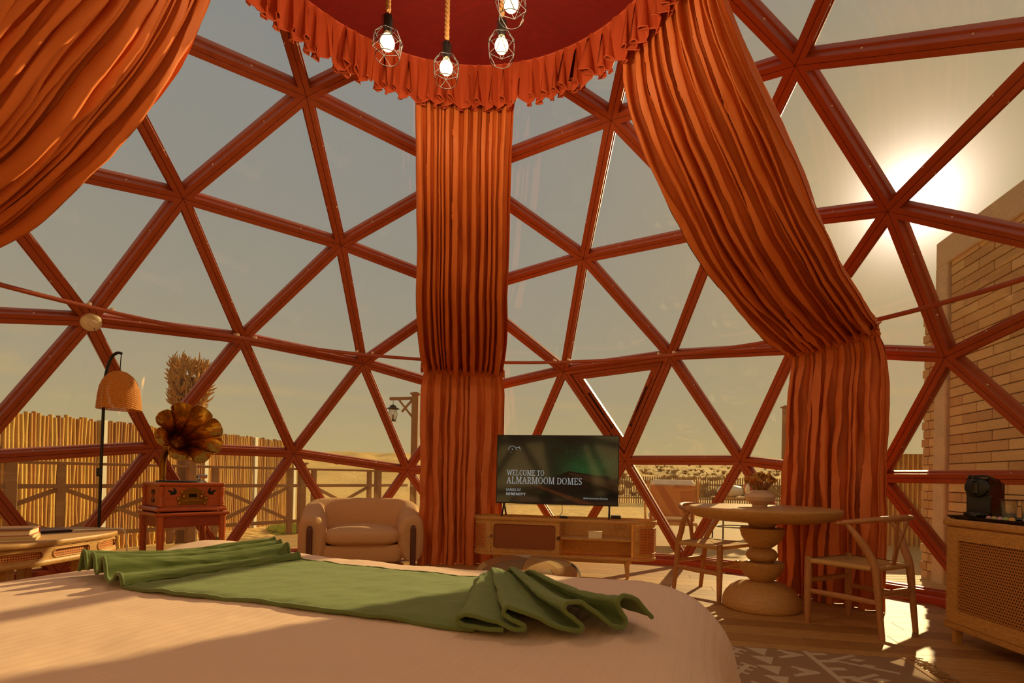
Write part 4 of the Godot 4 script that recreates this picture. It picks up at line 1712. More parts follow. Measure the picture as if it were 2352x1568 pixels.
# ---------------------------------------------------------------- sideboard and what stands on it
func make_cabinet() -> void:
	var W := 1.62
	var D := 0.44
	var t := thing("sideboard", "light wood sideboard with round-holed cane door fronts and rounded corners", "sideboard", Vector3(2.96 + D * 0.5, 0, -0.84 + W * 0.5), deg_to_rad(-92.0))
	var top := MB.new()
	top.slab(roundrect(W + 0.016, D + 0.02, 0.03, 5), P2([0.006, 0.712, 0.0, 0.718, 0.0, 0.744, 0.008, 0.752]))
	obj("top", top, M.oak, t)
	var body := MB.new()
	body.slab(roundrect(W, D - 0.02, 0.025, 5), P2([0.004, 0.105, 0.0, 0.11, 0.0, 0.712]))
	obj("body", body, M.stool_oak, t)
	var plinth := MB.new()
	plinth.slab(roundrect(W + 0.012, D, 0.03, 5), P2([0.006, 0.09, 0.0, 0.096, 0.0, 0.125, 0.006, 0.13]))
	obj("bottom_rail", plinth, M.oak, t)
	var half := W * 0.5
	for k in 2:
		var x0 := -half + 0.045 + k * (W * 0.5 - 0.03)
		var w := W * 0.5 - 0.05
		var fr := MB.new()
		var o2 := roundrect(w, 0.57, 0.002, 1)
		var i2 := roundrect(w - 0.17, 0.42, 0.002, 1)
		ring_prism(fr, o2, i2, 0.0, 0.02)
		var door := obj("door", fr, M.oak, t, Vector3(x0 + w * 0.5, 0.418, D * 0.5 - 0.012))
		var cp := MB.new()
		var a := w * 0.5 - 0.083
		cp.quad(Vector3(-a, -0.211, 0.006), Vector3(a, -0.211, 0.006), Vector3(a, 0.211, 0.006), Vector3(-a, 0.211, 0.006), P2([0, 0.422 / 0.033, 2 * a / 0.033, 0.422 / 0.033, 2 * a / 0.033, 0, 0, 0]))
		obj("cane_panel", cp, M.open_cane, door)
		var kn := MB.new()
		kn.xf = Transform3D(Basis(Vector3.RIGHT, PI * 0.5), Vector3((w * 0.5 - 0.035) * (1 if k == 0 else -1), 0.05, 0.02))
		kn.lathe(P2([0.006, 0.0, 0.006, 0.01, 0.012, 0.014, 0.012, 0.02, 0.0005, 0.022]), 14)
		obj("knob", kn, M.brass_dull, door)
	for sx in [-1, 1]:
		for sz in [-1, 1]:
			var lg := MB.new()
			lg.slab(roundrect(0.05, 0.05, 0.008, 2), P2([0.008, 0.0, 0.008, 0.012, 0.0, 0.095]))
			obj("leg", lg, M.oak_v, t, Vector3(sx * (half - 0.06), 0, sz * (D * 0.5 - 0.05)))
	# tray
	var y := 0.752
	var tray := thing("tray", "long black tray on the sideboard carrying the coffee machine", "tray", Vector3(3.125, y, -0.52), deg_to_rad(-92.0))
	var tm := MB.new()
	tm.slab(roundrect(0.62, 0.30, 0.02, 4), P2([0.02, 0.004, 0.0, 0.022, 0.004, 0.022, 0.022, 0.010]))
	obj("dish", tm, M.black, tray)
	for sx in [-1, 1]:
		for sz in [-1, 1]:
			var f := MB.new()
			f.box(Vector3(sx * 0.26, 0.003, sz * 0.11), Vector3(0.02, 0.006, 0.02), 0.001)
			obj("foot", f, M.black, tray)
	make_coffee_machine(Vector3(3.10, y + 0.0105, -0.69))
	# capsules in a row before the machine
	var cols := [srgb(206, 150, 140), srgb(190, 176, 90), srgb(214, 164, 160), srgb(170, 186, 100), srgb(232, 170, 60)]
	var names := ["pink", "olive", "pale rose", "green", "amber"]
	for k in 5:
		var cm := mat("capsule%d" % k, cols[k], 0.35)
		var z := -0.555 + k * 0.037
		var cap := thing("coffee_capsule", names[k] + " coffee capsule on the black tray beside the coffee machine", "capsule", Vector3(3.025, y + 0.0105, z), 0.0, "coffee capsules")
		var c1 := MB.new()
		c1.lathe(P2([0.0005, 0.0, 0.0165, 0.0, 0.0175, 0.002, 0.0165, 0.004, 0.0145, 0.005, 0.0125, 0.018, 0.009, 0.023, 0.0005, 0.025]), 20)
		obj("shell", c1, cm, cap)
		var c2 := MB.new()
		c2.lathe(P2([0.0165, 0.0005, 0.0182, 0.0015, 0.0182, 0.003, 0.0165, 0.004]), 20)
		obj("rim", c2, M.brass, cap)
	# two tumblers with a coaster laid over them
	var gl := mat("tumbler_glass", Color(0.98, 0.96, 0.9, 0.1), 0.0)
	gl.refraction_enabled = true
	gl.refraction_scale = 0.05
	for k in 2:
		var g := thing("tumbler", ["clear drinking glass on the tray next to the coffee machine", "second clear drinking glass, farther along the tray from the coffee machine"][k], "glass", Vector3(3.17 + k * 0.055, y + 0.0105, -0.59 + k * 0.07), 0.0, "tumblers")
		var g1 := MB.new()
		g1.lathe(P2([0.0005, 0.0, 0.030, 0.0, 0.033, 0.004, 0.038, 0.11, 0.0375, 0.112, 0.0355, 0.11, 0.031, 0.012, 0.0005, 0.010]), 28)
		obj("bowl", g1, gl, g)
		var g2 := MB.new()
		g2.lathe(P2([0.0305, -0.0, 0.032, 0.001, 0.0305, 0.002]), 24)
		obj("base_ring", g2, M.chrome, g)
	var co := thing("saucer", "thin wooden disc laid across the tops of the tumblers", "saucer", Vector3(3.19, y + 0.123, -0.56), deg_to_rad(0))
	var cm2 := MB.new()
	cm2.lathe(P2([0.0005, 0.0, 0.09, 0.0, 0.095, 0.003, 0.09, 0.006, 0.0005, 0.006]), 36)
	obj("disc", cm2, M.walnut, co)
	var pk := thing("sachet", "red sugar sachet at the near end of the black tray", "sachet", Vector3(3.03, y + 0.0105, -0.33), 0.5)
	var pm := MB.new()
	pm.box(Vector3(0, 0.005, 0), Vector3(0.06, 0.008, 0.045), 0.003)
	obj("paper", pm, mat("red_paper", srgb(190, 34, 40), 0.5), pk)
	var pm2 := MB.new()
	pm2.box(Vector3(0.032, 0.005, 0), Vector3(0.006, 0.003, 0.045), 0.0005)
	obj("crimp", pm2, M.paper, pk)

func make_coffee_machine(at: Vector3) -> void:
	var t := thing("coffee_machine", "small black capsule coffee machine with round head on the tray", "coffee machine", at, deg_to_rad(-58.0))
	# body seen from the side: tall block with rounded top
	var b := MB.new()
	var prof := PackedVector2Array()
	for p in P2([-0.13, 0.0, 0.04, 0.0, 0.04, 0.13, 0.075, 0.14, 0.085, 0.20, 0.07, 0.235, 0.03, 0.245, -0.09, 0.225, -0.125, 0.19, -0.14, 0.11]):
		prof.append(p)
	var xfm := Transform3D(Basis(Vector3(0, 0, 1), Vector3.UP, Vector3(-1, 0, 0)), Vector3.ZERO)
	b.xf = xfm
	b.prism(prof, -0.055, 0.055)
	obj("body", b, M.black_gloss, t)
	var head := MB.new()
	head.xf = Transform3D(Basis(Vector3.RIGHT, PI * 0.5), Vector3(0, 0.185, 0.07))
	head.lathe(P2([0.0005, 0.0, 0.058, 0.0, 0.058, 0.025, 0.052, 0.034, 0.0005, 0.036]), 32)
	obj("head", head, M.black, t)
	var spout := MB.new()
	spout.box(Vector3(0, 0.182, 0.112), Vector3(0.028, 0.085, 0.022), 0.01)
	obj("spout", spout, M.black_gloss, t)
	var plate := MB.new()
	plate.slab(roundrect(0.118, 0.02, 0.009, 3), P2([0.004, 0.03, 0.0, 0.034, 0.0, 0.135, 0.004, 0.139]))
	obj("front_plate", plate, M.black, t, Vector3(0, 0, 0.055))
	var drip := MB.new()
	drip.slab(roundrect(0.115, 0.10, 0.045, 6), P2([0.012, 0.0, 0.0, 0.012, 0.0, 0.036, 0.004, 0.04]))
	obj("drip_tray", drip, M.black_gloss, t, Vector3(0, 0, 0.095))
	var lev := MB.new()
	lev.tube(spline(V([-0.052, 0.215, -0.03, -0.05, 0.243, 0.04, -0.035, 0.25, 0.10, 0.0, 0.247, 0.125, 0.035, 0.25, 0.10, 0.05, 0.243, 0.04, 0.052, 0.215, -0.03]), 5), 0.006, 8)
	obj("lever", lev, M.black, t)
	var strip := MB.new()
	strip.box(Vector3(0, 0.241, -0.03), Vector3(0.05, 0.006, 0.10), 0.002, Basis(Vector3.RIGHT, 0.16))
	obj("top_strip", strip, M.chrome, t)
	var tank := MB.new()
	tank.slab(roundrect(0.10, 0.06, 0.02, 4), P2([0.0, 0.0, 0.0, 0.20, 0.01, 0.215]))
	obj("water_tank", tank, M.black_gloss, t, Vector3(0, 0, -0.16))

# ---------------------------------------------------------------- left side: low table, books, lamp
func make_left_side() -> void:
	# oval low table along the bed
	var c := Vector3(-2.99, 0, -1.06)
	var t := thing("low_table", "long oval light wood table with cane slots in its apron beside the bed", "table", c)
	var out := PackedVector2Array()
	for i in 72:
		var an := TAU * i / 72
		out.append(Vector2(cos(an) * 0.42, (0.18 if sin(an) > 0 else -0.18) + sin(an) * 0.52))
	var top := MB.new()
	top.slab(out, P2([0.012, 0.468, 0.0, 0.474, 0.0, 0.492, 0.006, 0.50]))
	obj("top", top, M.oak_light, t)
	# outline resampled by length for the apron
	var ins := PackedVector2Array()
	for p in out:
		ins.append(p * Vector2(0.965, 0.98))
	var pts := PackedVector2Array()
	var lens := [0.0]
	for i in ins.size():
		lens.append(lens[i] + ins[i].distance_to(ins[(i + 1) % ins.size()]))
	var tot: float = lens[ins.size()]
	var n := 400
	for k in n:
		var d := tot * k / n
		for i in ins.size():
			if lens[i + 1] >= d:
				pts.append(ins[i].lerp(ins[(i + 1) % ins.size()], (d - lens[i]) / (lens[i + 1] - lens[i])))
				break
	var period := tot / 10.0
	var y0 := 0.355
	var y1 := 0.468
	var ym := 0.418
	var hh := 0.026
	var rows := 24
	var ap := MB.new()
	var at := func(k: int, y: float, inset: float) -> Vector3:
		var p := pts[((k % n) + n) % n]
		var nr := (pts[(k + 1) % n] - pts[(k - 1 + n) % n]).normalized()
		var inw := Vector2(-nr.y, nr.x)
		if inw.dot(p) > 0: inw = -inw
		p += inw * inset
		return Vector3(p.x, y, p.y)
	var slot := func(d: float, y: float) -> bool:
		var s := absf(fmod(d, period) - period * 0.5)
		var hl := period * 0.5 - 0.035
		var e := maxf(s - (hl - hh), 0.0)
		return sqrt(e * e + pow(y - ym, 2.0)) < hh
	for k in n:
		for r in rows:
			var ya := lerpf(y0, y1, r / float(rows))
			var yb := lerpf(y0, y1, (r + 1) / float(rows))
			if slot.call(tot * (k + 0.5) / n, (ya + yb) * 0.5): continue
			ap.oquad(Vector3.ZERO + Vector3(0, ya, pts[k].y * 0.5), at.call(k, ya, 0), at.call(k + 1, ya, 0), at.call(k + 1, yb, 0), at.call(k, yb, 0))
	obj("apron", ap, M.oak_light, t)
	var band := MB.new()
	for q in [[y0 - 0.004, y0 + 0.03], [y1 - 0.004, y1]]:
		var bp := PackedVector3Array()
		for k in n:
			for e in 4:
				bp.append(at.call(k, q[0] if e == 0 or e == 3 else q[1], 0.02 if e == 0 or e == 3 else -0.006) if false else at.call(k, [q[0], q[0], q[1], q[1]][e], [0.02, -0.007, -0.007, 0.02][e]))
		band.grid(bp, n, 4, true, true, true)
	obj("moulding_strip", band, M.oak_light, t)
	var m := 10
	for s in m:
		var k0 := int(n * (s / float(m))) + 4
		var k1 := int(n * ((s + 1) / float(m))) - 4
		var cp := PackedVector3Array()
		var cu := PackedVector2Array()
		for k in range(k0, k1 + 1):
			for e in 2:
				cp.append(at.call(k, ym + (e * 2 - 1) * 0.03, 0.012))
				cu.append(Vector2(tot * k / n / 0.056, e * 1.0))
		var cb := MB.new()
		cb.grid(cp, k1 - k0 + 1, 2, false, false, true, cu)
		var pn := obj("cane_panel", cb, M.cane_weave, t)
		var rim := PackedVector3Array()
		var hl := period * 0.5 - 0.035
		for i in 40:
			var an := TAU * i / 40
			var ds := cos(an) * hh + signf(cos(an)) * (hl - hh)
			var kk := (s + 0.5) * n / m + ds / tot * n
			var ki := int(floor(kk))
			rim.append(at.call(ki, ym + sin(an) * hh, -0.001).lerp(at.call(ki + 1, ym + sin(an) * hh, -0.001), kk - ki))
		var rb := MB.new()
		rb.tube(rim, 0.005, 6, true, false)
		obj("slot_rim", rb, M.oak_light, pn)
	for p in [Vector2(0.23, 0.28), Vector2(0.25, -0.24), Vector2(-0.24, -0.36), Vector2(-0.24, 0.30)]:
		var lg := MB.new()
		lg.slab(roundrect(0.062, 0.062, 0.006, 2), P2([0.003, 0.0, 0.0, 0.004, 0.0, 0.36]))
		obj("leg", lg, M.oak_light_v, t, Vector3(p.x, 0, p.y))
	# books at the near end of the table
	var y := 0.50
	var bx := Vector3(-2.84, y, -0.93)
	var specs := [[0.30, 0.22, 0.016, srgb(226, 196, 140), 0.10, "large thin pale book at the bottom of the stack on the low table"], [0.27, 0.20, 0.014, srgb(222, 190, 130), 0.04, "thin cream book in the middle of the stack on the low table"],
		[0.25, 0.18, 0.034, srgb(178, 40, 34), -0.05, "thick book with red cover second from top of the stack on the low table"], [0.26, 0.19, 0.008, srgb(150, 104, 66), 0.0, "thin brown magazine on top of the books on the low table"]]
	for s in specs:
		var b := thing("book", s[5], "book", bx, deg_to_rad(-58) + s[4], "books on the low table")
		var bm := mat("book_cover%d" % int(s[2] * 1000), s[3], 0.55)
		var cov := MB.new()
		cov.box(Vector3(0, 0.0012, 0), Vector3(s[0], 0.0024, s[1]), 0.0005)
		cov.box(Vector3(0, s[2] - 0.0012, 0), Vector3(s[0], 0.0024, s[1]), 0.0005)
		cov.box(Vector3(-s[0] * 0.5 + 0.001, s[2] * 0.5, 0), Vector3(0.0024, s[2], s[1]), 0.0005)
		obj("cover", cov, bm, b)
		var pg := MB.new()
		pg.box(Vector3(-0.002, s[2] * 0.5, 0), Vector3(s[0] - 0.01, s[2] - 0.0048, s[1] - 0.01), 0.0)
		obj("pages", pg, M.paper, b)
		bx.y += s[2] + 0.0006
	var nb := thing("tablet", "dark tablet in a leather folder lying beside the books on the low table", "tablet", Vector3(-3.02, y, -1.38), deg_to_rad(-30))
	var n1 := MB.new()
	n1.slab(roundrect(0.25, 0.19, 0.012, 3), P2([0.002, 0.0, 0.0, 0.002, 0.0, 0.012, 0.002, 0.014]))
	obj("folder", n1, M.black, nb)
	var n2 := MB.new()
	n2.slab(roundrect(0.235, 0.175, 0.01, 3), P2([0.0, 0.0142, 0.0, 0.018, 0.002, 0.019]))
	obj("tablet_face", n2, M.walnut, nb)
	# floor lamp
	var L := Vector3(-3.12, 0, -1.95)
	var lamp := thing("floor_lamp", "black floor lamp with bell-shaped woven rattan shade behind the low table", "lamp", L)
	var bs := MB.new()
	bs.lathe(P2([0.0005, 0.0, 0.14, 0.0, 0.145, 0.006, 0.14, 0.016, 0.03, 0.022, 0.014, 0.03, 0.0005, 0.03]), 36)
	obj("base", bs, M.black, lamp)
	var pole := MB.new()
	pole.tube(spline(V([0, 0.02, 0, 0.012, 0.6, 0, 0.018, 1.0, 0, 0.03, 1.60, 0, 0.045, 1.76, 0, 0.085, 1.875, 0, 0.13, 1.912, 0, 0.165, 1.908, 0]), 7), 0.0115, 10)
	obj("pole", pole, M.black, lamp)
	var hook := MB.new()
	hook.tube(V([0.16, 1.907, 0, 0.163, 1.90, 0, 0.158, 1.83, 0, 0.155, 1.765, 0]), 0.0035, 6)
	obj("hanger", hook, M.black, lamp)
	var sw := MB.new()
	sw.box(Vector3(0.012, 0.93, 0.012), Vector3(0.032, 0.07, 0.032), 0.006)
	obj("clamp", sw, M.black, lamp)
	var shade := MB.new()
	var prof := func(f: float) -> float:
		return lerp_list(f, [0.0, 0.05, 0.12, 0.25, 0.42, 0.65, 0.9, 1.0], [0.045, 0.075, 0.105, 0.138, 0.161, 0.174, 0.182, 0.183])
	var rowsn := 36
	var ht := 0.335
	var stakes := 34
	for r in rowsn:
		var f := (r + 0.5) / rowsn
		var rad: float = prof.call(f)
		var ring := PackedVector3Array()
		var seg := stakes * 3
		for k in seg:
			var an := TAU * k / seg
			var w := 0.0032 * cos(an * stakes * 0.5 + PI * (r % 2))
			ring.append(Vector3(cos(an) * (rad + w), ht * (1.0 - f), sin(an) * (rad + w)))
		shade.tube(ring, 0.0042, 5, true, false)
	var so := obj("woven_shade", shade, M.rattan, lamp, Transform3D(Basis.from_scale(Vector3(0.82, 0.93, 0.82)), Vector3(0.155, 1.445, 0)))
	var stk := MB.new()
	for k in stakes:
		var an := TAU * k / stakes
		var sp := PackedVector3Array()
		for i in 12:
			var f := i / 11.0
			var rad: float = prof.call(f)
			sp.append(Vector3(cos(an) * rad, ht * (1.0 - f), sin(an) * rad))
		stk.tube(sp, 0.0022, 4)
	obj("stakes", stk, M.rattan, so)
	var cap := MB.new()
	cap.xf = Transform3D(Basis.IDENTITY, Vector3(0, ht - 0.01, 0))
	cap.lathe(P2([0.05, -0.004, 0.052, 0.004, 0.03, 0.014, 0.006, 0.016, 0.0005, 0.03]), 20)
	obj("cap", cap, M.rattan, so)
	var flex := MB.new()
	flex.tube(spline(V([-0.02, 0.02, 0.02, 0.05, 0.015, 0.10, 0.10, 0.06, 0.12, 0.13, 0.14, 0.10, 0.07, 0.02, 0.06, -0.05, 0.01, -0.02]), 8), 0.005, 6)
	obj("flex", flex, M.black, lamp)
	var tc := thing("table_cable", "pale cable running over the end of the low table", "cable", Vector3(-2.73, 0.5, -1.56))
	var tcm := MB.new()
	tcm.tube(spline(V([-0.16, 0.006, 0.12, -0.06, 0.006, 0.02, 0.015, 0.006, -0.055, 0.06, -0.01, -0.075, 0.075, -0.12, -0.085, 0.075, -0.30, -0.085, 0.05, -0.494, -0.10]), 8), 0.006, 8)
	obj("lead", tcm, M.cream_plastic, tc)
	# smoke detector on a node of the frame
	var node := on_dome(tri_point(Vector3.UP, dome_dir(atan(0.5), deg_to_rad(72)), dome_dir(atan(0.5), deg_to_rad(144)), 0, 1, 3))
	var inw := (Vector3(0, Y0, 0) - node).normalized()
	var sd := thing("smoke_detector", "round cream smoke detector on a joint of the dome frame", "detector", node + inw * 0.003)
	sd.basis = Basis(Quaternion(Vector3.UP, inw))
	var s1 := MB.new()
	s1.lathe(P2([0.068, 0.0, 0.073, 0.004, 0.074, 0.016, 0.068, 0.026, 0.05, 0.034, 0.03, 0.037, 0.0005, 0.038]), 36)
	obj("housing", s1, M.cream_plastic, sd)
	var s2 := MB.new()
	s2.lathe(P2([0.028, 0.0365, 0.029, 0.040, 0.027, 0.042, 0.0005, 0.043]), 28)
	obj("button", s2, M.cream_plastic, sd)
	var s3 := MB.new()
	s3.box(Vector3(0.048, 0.035, 0), Vector3(0.02, 0.004, 0.004), 0.0005, Basis(Vector3.FORWARD, 0.3))
	obj("vent", s3, M.black, sd)

# ---------------------------------------------------------------- gramophone
func make_gramophone() -> void:
	var c := Vector3(-2.64, 0, -2.30)
	var yaw := deg_to_rad(50)
	var t := thing("side_table", "small reddish wooden side table under the gramophone", "table", c, yaw)
	var top := MB.new()
	top.slab(roundrect(0.58, 0.55, 0.02, 3), P2([0.012, 0.572, 0.0, 0.580, 0.0, 0.592, 0.006, 0.60]))
	obj("top", top, M.cherry, t)
	for q in [[0, 0.225, 0.42, 0.02], [0, -0.225, 0.42, 0.02], [0.235, 0, 0.02, 0.40], [-0.235, 0, 0.02, 0.40]]:
		var a := MB.new()
		a.box(Vector3(q[0], 0.525, q[1]), Vector3(q[2], 0.095, q[3]), 0.003)
		obj("apron", a, M.cherry_dark, t)
	for sx in [-1, 1]:
		for sz in [-1, 1]:
			var lg := MB.new()
			lg.tube(V([0, 0.0, 0, 0, 0.30, 0, 0, 0.572, 0]), PackedFloat32Array([0.022, 0.026, 0.029]), 14)
			obj("leg", lg, M.cherry_v, t, Vector3(sx * 0.238, 0, sz * 0.225))
	var g := thing("gramophone", "brass-horned gramophone in a carved red wooden case", "gramophone", c + Vector3(0, 0.60, 0), yaw)
	var W := 0.46
	var D := 0.42
	for sx in [-1, 1]:
		for sz in [-1, 1]:
			var f := MB.new()
			f.lathe(P2([0.016, 0.0, 0.018, 0.004, 0.014, 0.014]), 12)
			obj("foot", f, M.brass_dull, g, Vector3(sx * 0.24, 0, sz * 0.20))
	var pl := MB.new()
	pl.slab(roundrect(W + 0.09, D + 0.07, 0.01, 2), P2([0.006, 0.012, 0.0, 0.018, 0.0, 0.030, 0.012, 0.040, 0.018, 0.048]))
	obj("plinth", pl, M.cherry, g)
	var bd := MB.new()
	bd.box(Vector3(0, 0.135, 0), Vector3(W, 0.18, D), 0.004)
	obj("case", bd, M.cherry, g)
	var lid := MB.new()
	lid.slab(roundrect(W + 0.05, D + 0.04, 0.01, 2), P2([0.012, 0.222, 0.004, 0.228, 0.0, 0.236, 0.0, 0.246, 0.006, 0.252]))
	obj("lid", lid, M.cherry, g)
	for sx in [-1, 1]:
		for sz in [-1, 1]:
			var pil := MB.new()
			var pp := PackedVector2Array()
			for k in 40:
				var y := k / 39.0 * 0.17
				var r := 0.019 + 0.003 * sin(y * 60.0)
				if y < 0.03 or y > 0.14: r = 0.019 + 0.005 * absf(sin(y * 210.0))
				pp.append(Vector2(r, y))
			pil.lathe(pp, 16)
			obj("pillar", pil, M.cherry_v, g, Vector3(sx * (W * 0.5 + 0.004), 0.05, sz * (D * 0.5 + 0.002)))
	# radio panel on the front
	var pan := MB.new()
	var po := PackedVector2Array()
	for k in 25:
		var an := PI * k / 24.0
		po.append(Vector2(cos(an) * 0.075, 0.015 + sin(an) * 0.058))
	for p in P2([-0.105, 0.0, -0.115, -0.03, -0.10, -0.06, -0.06, -0.066, 0.06, -0.066, 0.10, -0.06, 0.115, -0.03, 0.105, 0.0]):
		po.append(p)
	pan.prism(po, 0.0, 0.012)
	var rp := obj("radio_panel", pan, M.brass_dull, g, Vector3(0.0, 0.135, D * 0.5))
	var disp := MB.new()
	disp.box(Vector3(0.0, 0.008, 0.013), Vector3(0.06, 0.03, 0.004), 0.001)
	obj("display", disp, M.black_gloss, rp)
	var bar := MB.new()
	bar.box(Vector3(0, -0.035, 0.013), Vector3(0.15, 0.022, 0.006), 0.003)
	obj("tuning_bar", bar, M.brass, rp)
	for s in [-1, 1]:
		var kn := MB.new()
		kn.xf = Transform3D(Basis(Vector3.RIGHT, PI * 0.5), Vector3(s * 0.068, 0.0, 0.012))
		kn.lathe(P2([0.016, 0.0, 0.015, 0.012, 0.010, 0.016, 0.0005, 0.017]), 16)
		obj("dial_knob", kn, M.brass, rp)
		for q in [Vector2(0.098, -0.058), Vector2(0.108, -0.018), Vector2(0.082, 0.035)]:
			var cu := MB.new()
			cu.xf = Transform3D(Basis(Vector3.RIGHT, PI * 0.5), Vector3(s * q.x, q.y, 0.008))
			cu.lathe(P2([0.014, 0.0, 0.014, 0.006, 0.010, 0.010, 0.004, 0.007, 0.0005, 0.012]), 14)
			obj("scroll", cu, M.brass, rp)
	# pierced leaves left and right of the panel
	for s in [-1, 1]:
		for k in 3:
			var lf := MB.new()
			var an := [0.5, 1.2, -0.25][k] as float
			var pts := PackedVector2Array()
			for i in 16:
				var f := i / 16.0 * TAU
				var u := cos(f) * 0.026
				var v := sin(f) * 0.0105 * (1.0 - 0.3 * cos(f))
				pts.append(Vector2(u * cos(an) - v * sin(an) + [0.018, 0.0, 0.0][k] + cos(an) * 0.022, u * sin(an) + v * cos(an) + sin(an) * 0.022))
			for i in pts.size(): pts[i].x *= s
			lf.prism(pts, 0.0, 0.002)
			obj("fretwork_leaf", lf, M.black, g, Vector3(s * 0.125, 0.165, D * 0.5))
	# scroll fretwork on the side seen from the bed
	var fw := MB.new()
	for sx in [-1, 1]:
		for sy in [-1, 1]:
			var sp := PackedVector3Array()
			for i in 16:
				var f := i / 15.0
				var an := f * TAU * 0.85
				var r := 0.022 * (1.0 - 0.55 * f)
				sp.append(Vector3(0.0, sy * (0.012 + 0.026 + r * -cos(an) * 1.0), sx * (0.003 + r * sin(an) * 1.0 + 0.012)))
			fw.tube(sp, 0.0042, 5)
	fw.box(Vector3.ZERO, Vector3(0.003, 0.02, 0.02), 0.0, Basis(Vector3.RIGHT, PI * 0.25))
	obj("fretwork_scroll", fw, M.black, g, Vector3(-W * 0.5 - 0.001, 0.135, 0.0))
	var pt := MB.new()
	pt.xf = Transform3D(Basis.IDENTITY, Vector3(-0.02, 0.252, 0.0))
	pt.lathe(P2([0.0005, 0.0, 0.19, 0.0, 0.192, 0.006, 0.186, 0.014, 0.0005, 0.015]), 48)
	obj("turntable", pt, M.black, g)
	var arm := MB.new()
	arm.xf = Transform3D(Basis.IDENTITY, Vector3(0.16, 0.252, -0.10))
	arm.lathe(P2([0.03, 0.0, 0.03, 0.01, 0.016, 0.014, 0.014, 0.05, 0.022, 0.056, 0.022, 0.07, 0.0005, 0.072]), 18)
	arm.xf = Transform3D.IDENTITY
	arm.tube(V([0.16, 0.31, -0.13, 0.14, 0.315, -0.04, 0.09, 0.275, 0.06]), 0.006, 8)
	arm.bar(Vector3(0.13, 0.305, -0.10), Vector3(0.22, 0.305, -0.10), 0.018, 12)
	obj("tone_arm", arm, M.chrome, g)
	# horn: elbow and flower-shaped bell; worked out in the room, then put into the gramophone's own axes
	var inv := g.transform.affine_inverse()
	var el := spline(V([-2.83, 0.845, -2.30, -2.83, 0.93, -2.30, -2.825, 1.03, -2.295, -2.80, 1.10, -2.28, -2.75, 1.155, -2.25, -2.67, 1.186, -2.205]), 6)
	for i in el.size(): el[i] = inv * el[i]
	var er := PackedFloat32Array()
	for i in el.size(): er.append(lerpf(0.021, 0.036, i / float(el.size() - 1)))
	var em := MB.new()
	em.tube(el, er, 20)
	obj("horn_elbow", em, M.brass_dull, g)
	var col := MB.new()
	for f in [0.02, 0.16]:
		var p: Vector3 = el[0].lerp(el[6], f * 2.0)
		col.xf = Transform3D(Basis.IDENTITY, p)
		col.lathe(P2([0.022, -0.008, 0.027, -0.005, 0.027, 0.005, 0.022, 0.008]), 20)
	col.xf = Transform3D.IDENTITY
	obj("horn_collar", col, M.brass, g)
	var thr := Vector3(-2.69, 1.178, -2.215)
	var axis := Vector3(0.76, 0.24, 0.60).normalized()
	var ax := Basis(Quaternion(Vector3.UP, axis))
	var petals := 8
	var nl := 34
	var na := petals * 14
	var bp := PackedVector3Array()
	for i in nl:
		var f := i / (nl - 1.0)
		var r0 := 0.034 + 0.09 * f + 0.105 * pow(f, 3.0)
		for k in na:
			var an := TAU * k / na
			var pt2 := fmod(an / TAU * petals, 1.0)
			var bow := sin(pt2 * PI)
			# petals belly out between the seams and are rounded at the rim
			var rr := r0 * (1.0 + f * (0.10 * pow(bow, 0.6) - 0.03))
			var hgt := 0.42 * f - 0.04 * pow(f, 6.0) * (0.3 + 0.7 * bow) + 0.0
			var rim := smoothstep(0.88, 1.0, f)
			rr += rim * 0.026 * (pow(bow, 0.5) - 0.35)
			# embossed tendrils
			var em2 := 0.0016 * sin(f * 42.0 + 5.0 * sin(pt2 * TAU)) * bow * smoothstep(0.35, 0.6, f)
			bp.append(ax * Vector3(cos(an) * (rr + em2), hgt, sin(an) * (rr + em2)) + thr)
	for i in bp.size(): bp[i] = inv * bp[i]
	var hm := MB.new()
	hm.grid(bp, nl, na, false, true, true)
	var horn := obj("horn", hm, M.brass, g)
	var lip := PackedVector3Array()
	for k in na: lip.append(bp[(nl - 1) * na + k])
	var lm := MB.new()
	lm.tube(lip, 0.004, 6, true, false)
	obj("rolled_rim", lm, M.brass, horn)
	for p in petals:
		var seam := PackedVector3Array()
		for i in range(2, nl): seam.append(bp[i * na + p * 14])
		var sm := MB.new()
		sm.tube(seam, 0.0028, 5)
		obj("petal_seam", sm, M.brass_dull, horn)
	# magazine rack and magazine leaning under the table
	var mg := thing("magazine", "dark picture magazine leaning under the gramophone table", "magazine", Vector3(-2.58, 0.0, -2.46), deg_to_rad(35))
	var m1 := MB.new()
	var tilt := Basis(Vector3.FORWARD, 0.42)
	m1.box(tilt * Vector3(0, 0.19, 0), Vector3(0.012, 0.36, 0.27), 0.002, tilt)
	var mm := mat("magazine_cover", srgb(96, 76, 48), 0.35)
	mm.albedo_texture = image_of(64, 64, func(x: int, y: int) -> Color:
		var k := 0.45 + 0.55 * absf(sin(x * 0.35 + sin(y * 0.21) * 3.0)) * absf(cos(y * 0.17 + x * 0.05))
		return Color(k, k * 0.95, k * 0.8))
	mm.uv1_triplanar = true
	mm.uv1_scale = Vector3(3, 3, 3)
	obj("cover", m1, mm, mg)
	var m2 := MB.new()
	m2.box(tilt * Vector3(-0.001, 0.19, 0.002), Vector3(0.007, 0.362, 0.268), 0.0, tilt)
	obj("pages", m2, M.paper, mg)
	var rk := thing("wire_rack", "thin black wire rack standing on the floor under the gramophone table", "rack", Vector3(-2.46, 0, -2.60), deg_to_rad(40))
	for k in 3:
		var w := MB.new()
		var x := k * 0.11 - 0.11
		w.tube(V([x, 0.0, -0.09, x, 0.21, -0.09, x, 0.21, 0.09, x, 0.0, 0.09]), 0.0045, 6)
		obj("hoop", w, M.black, rk)
	var w2 := MB.new()
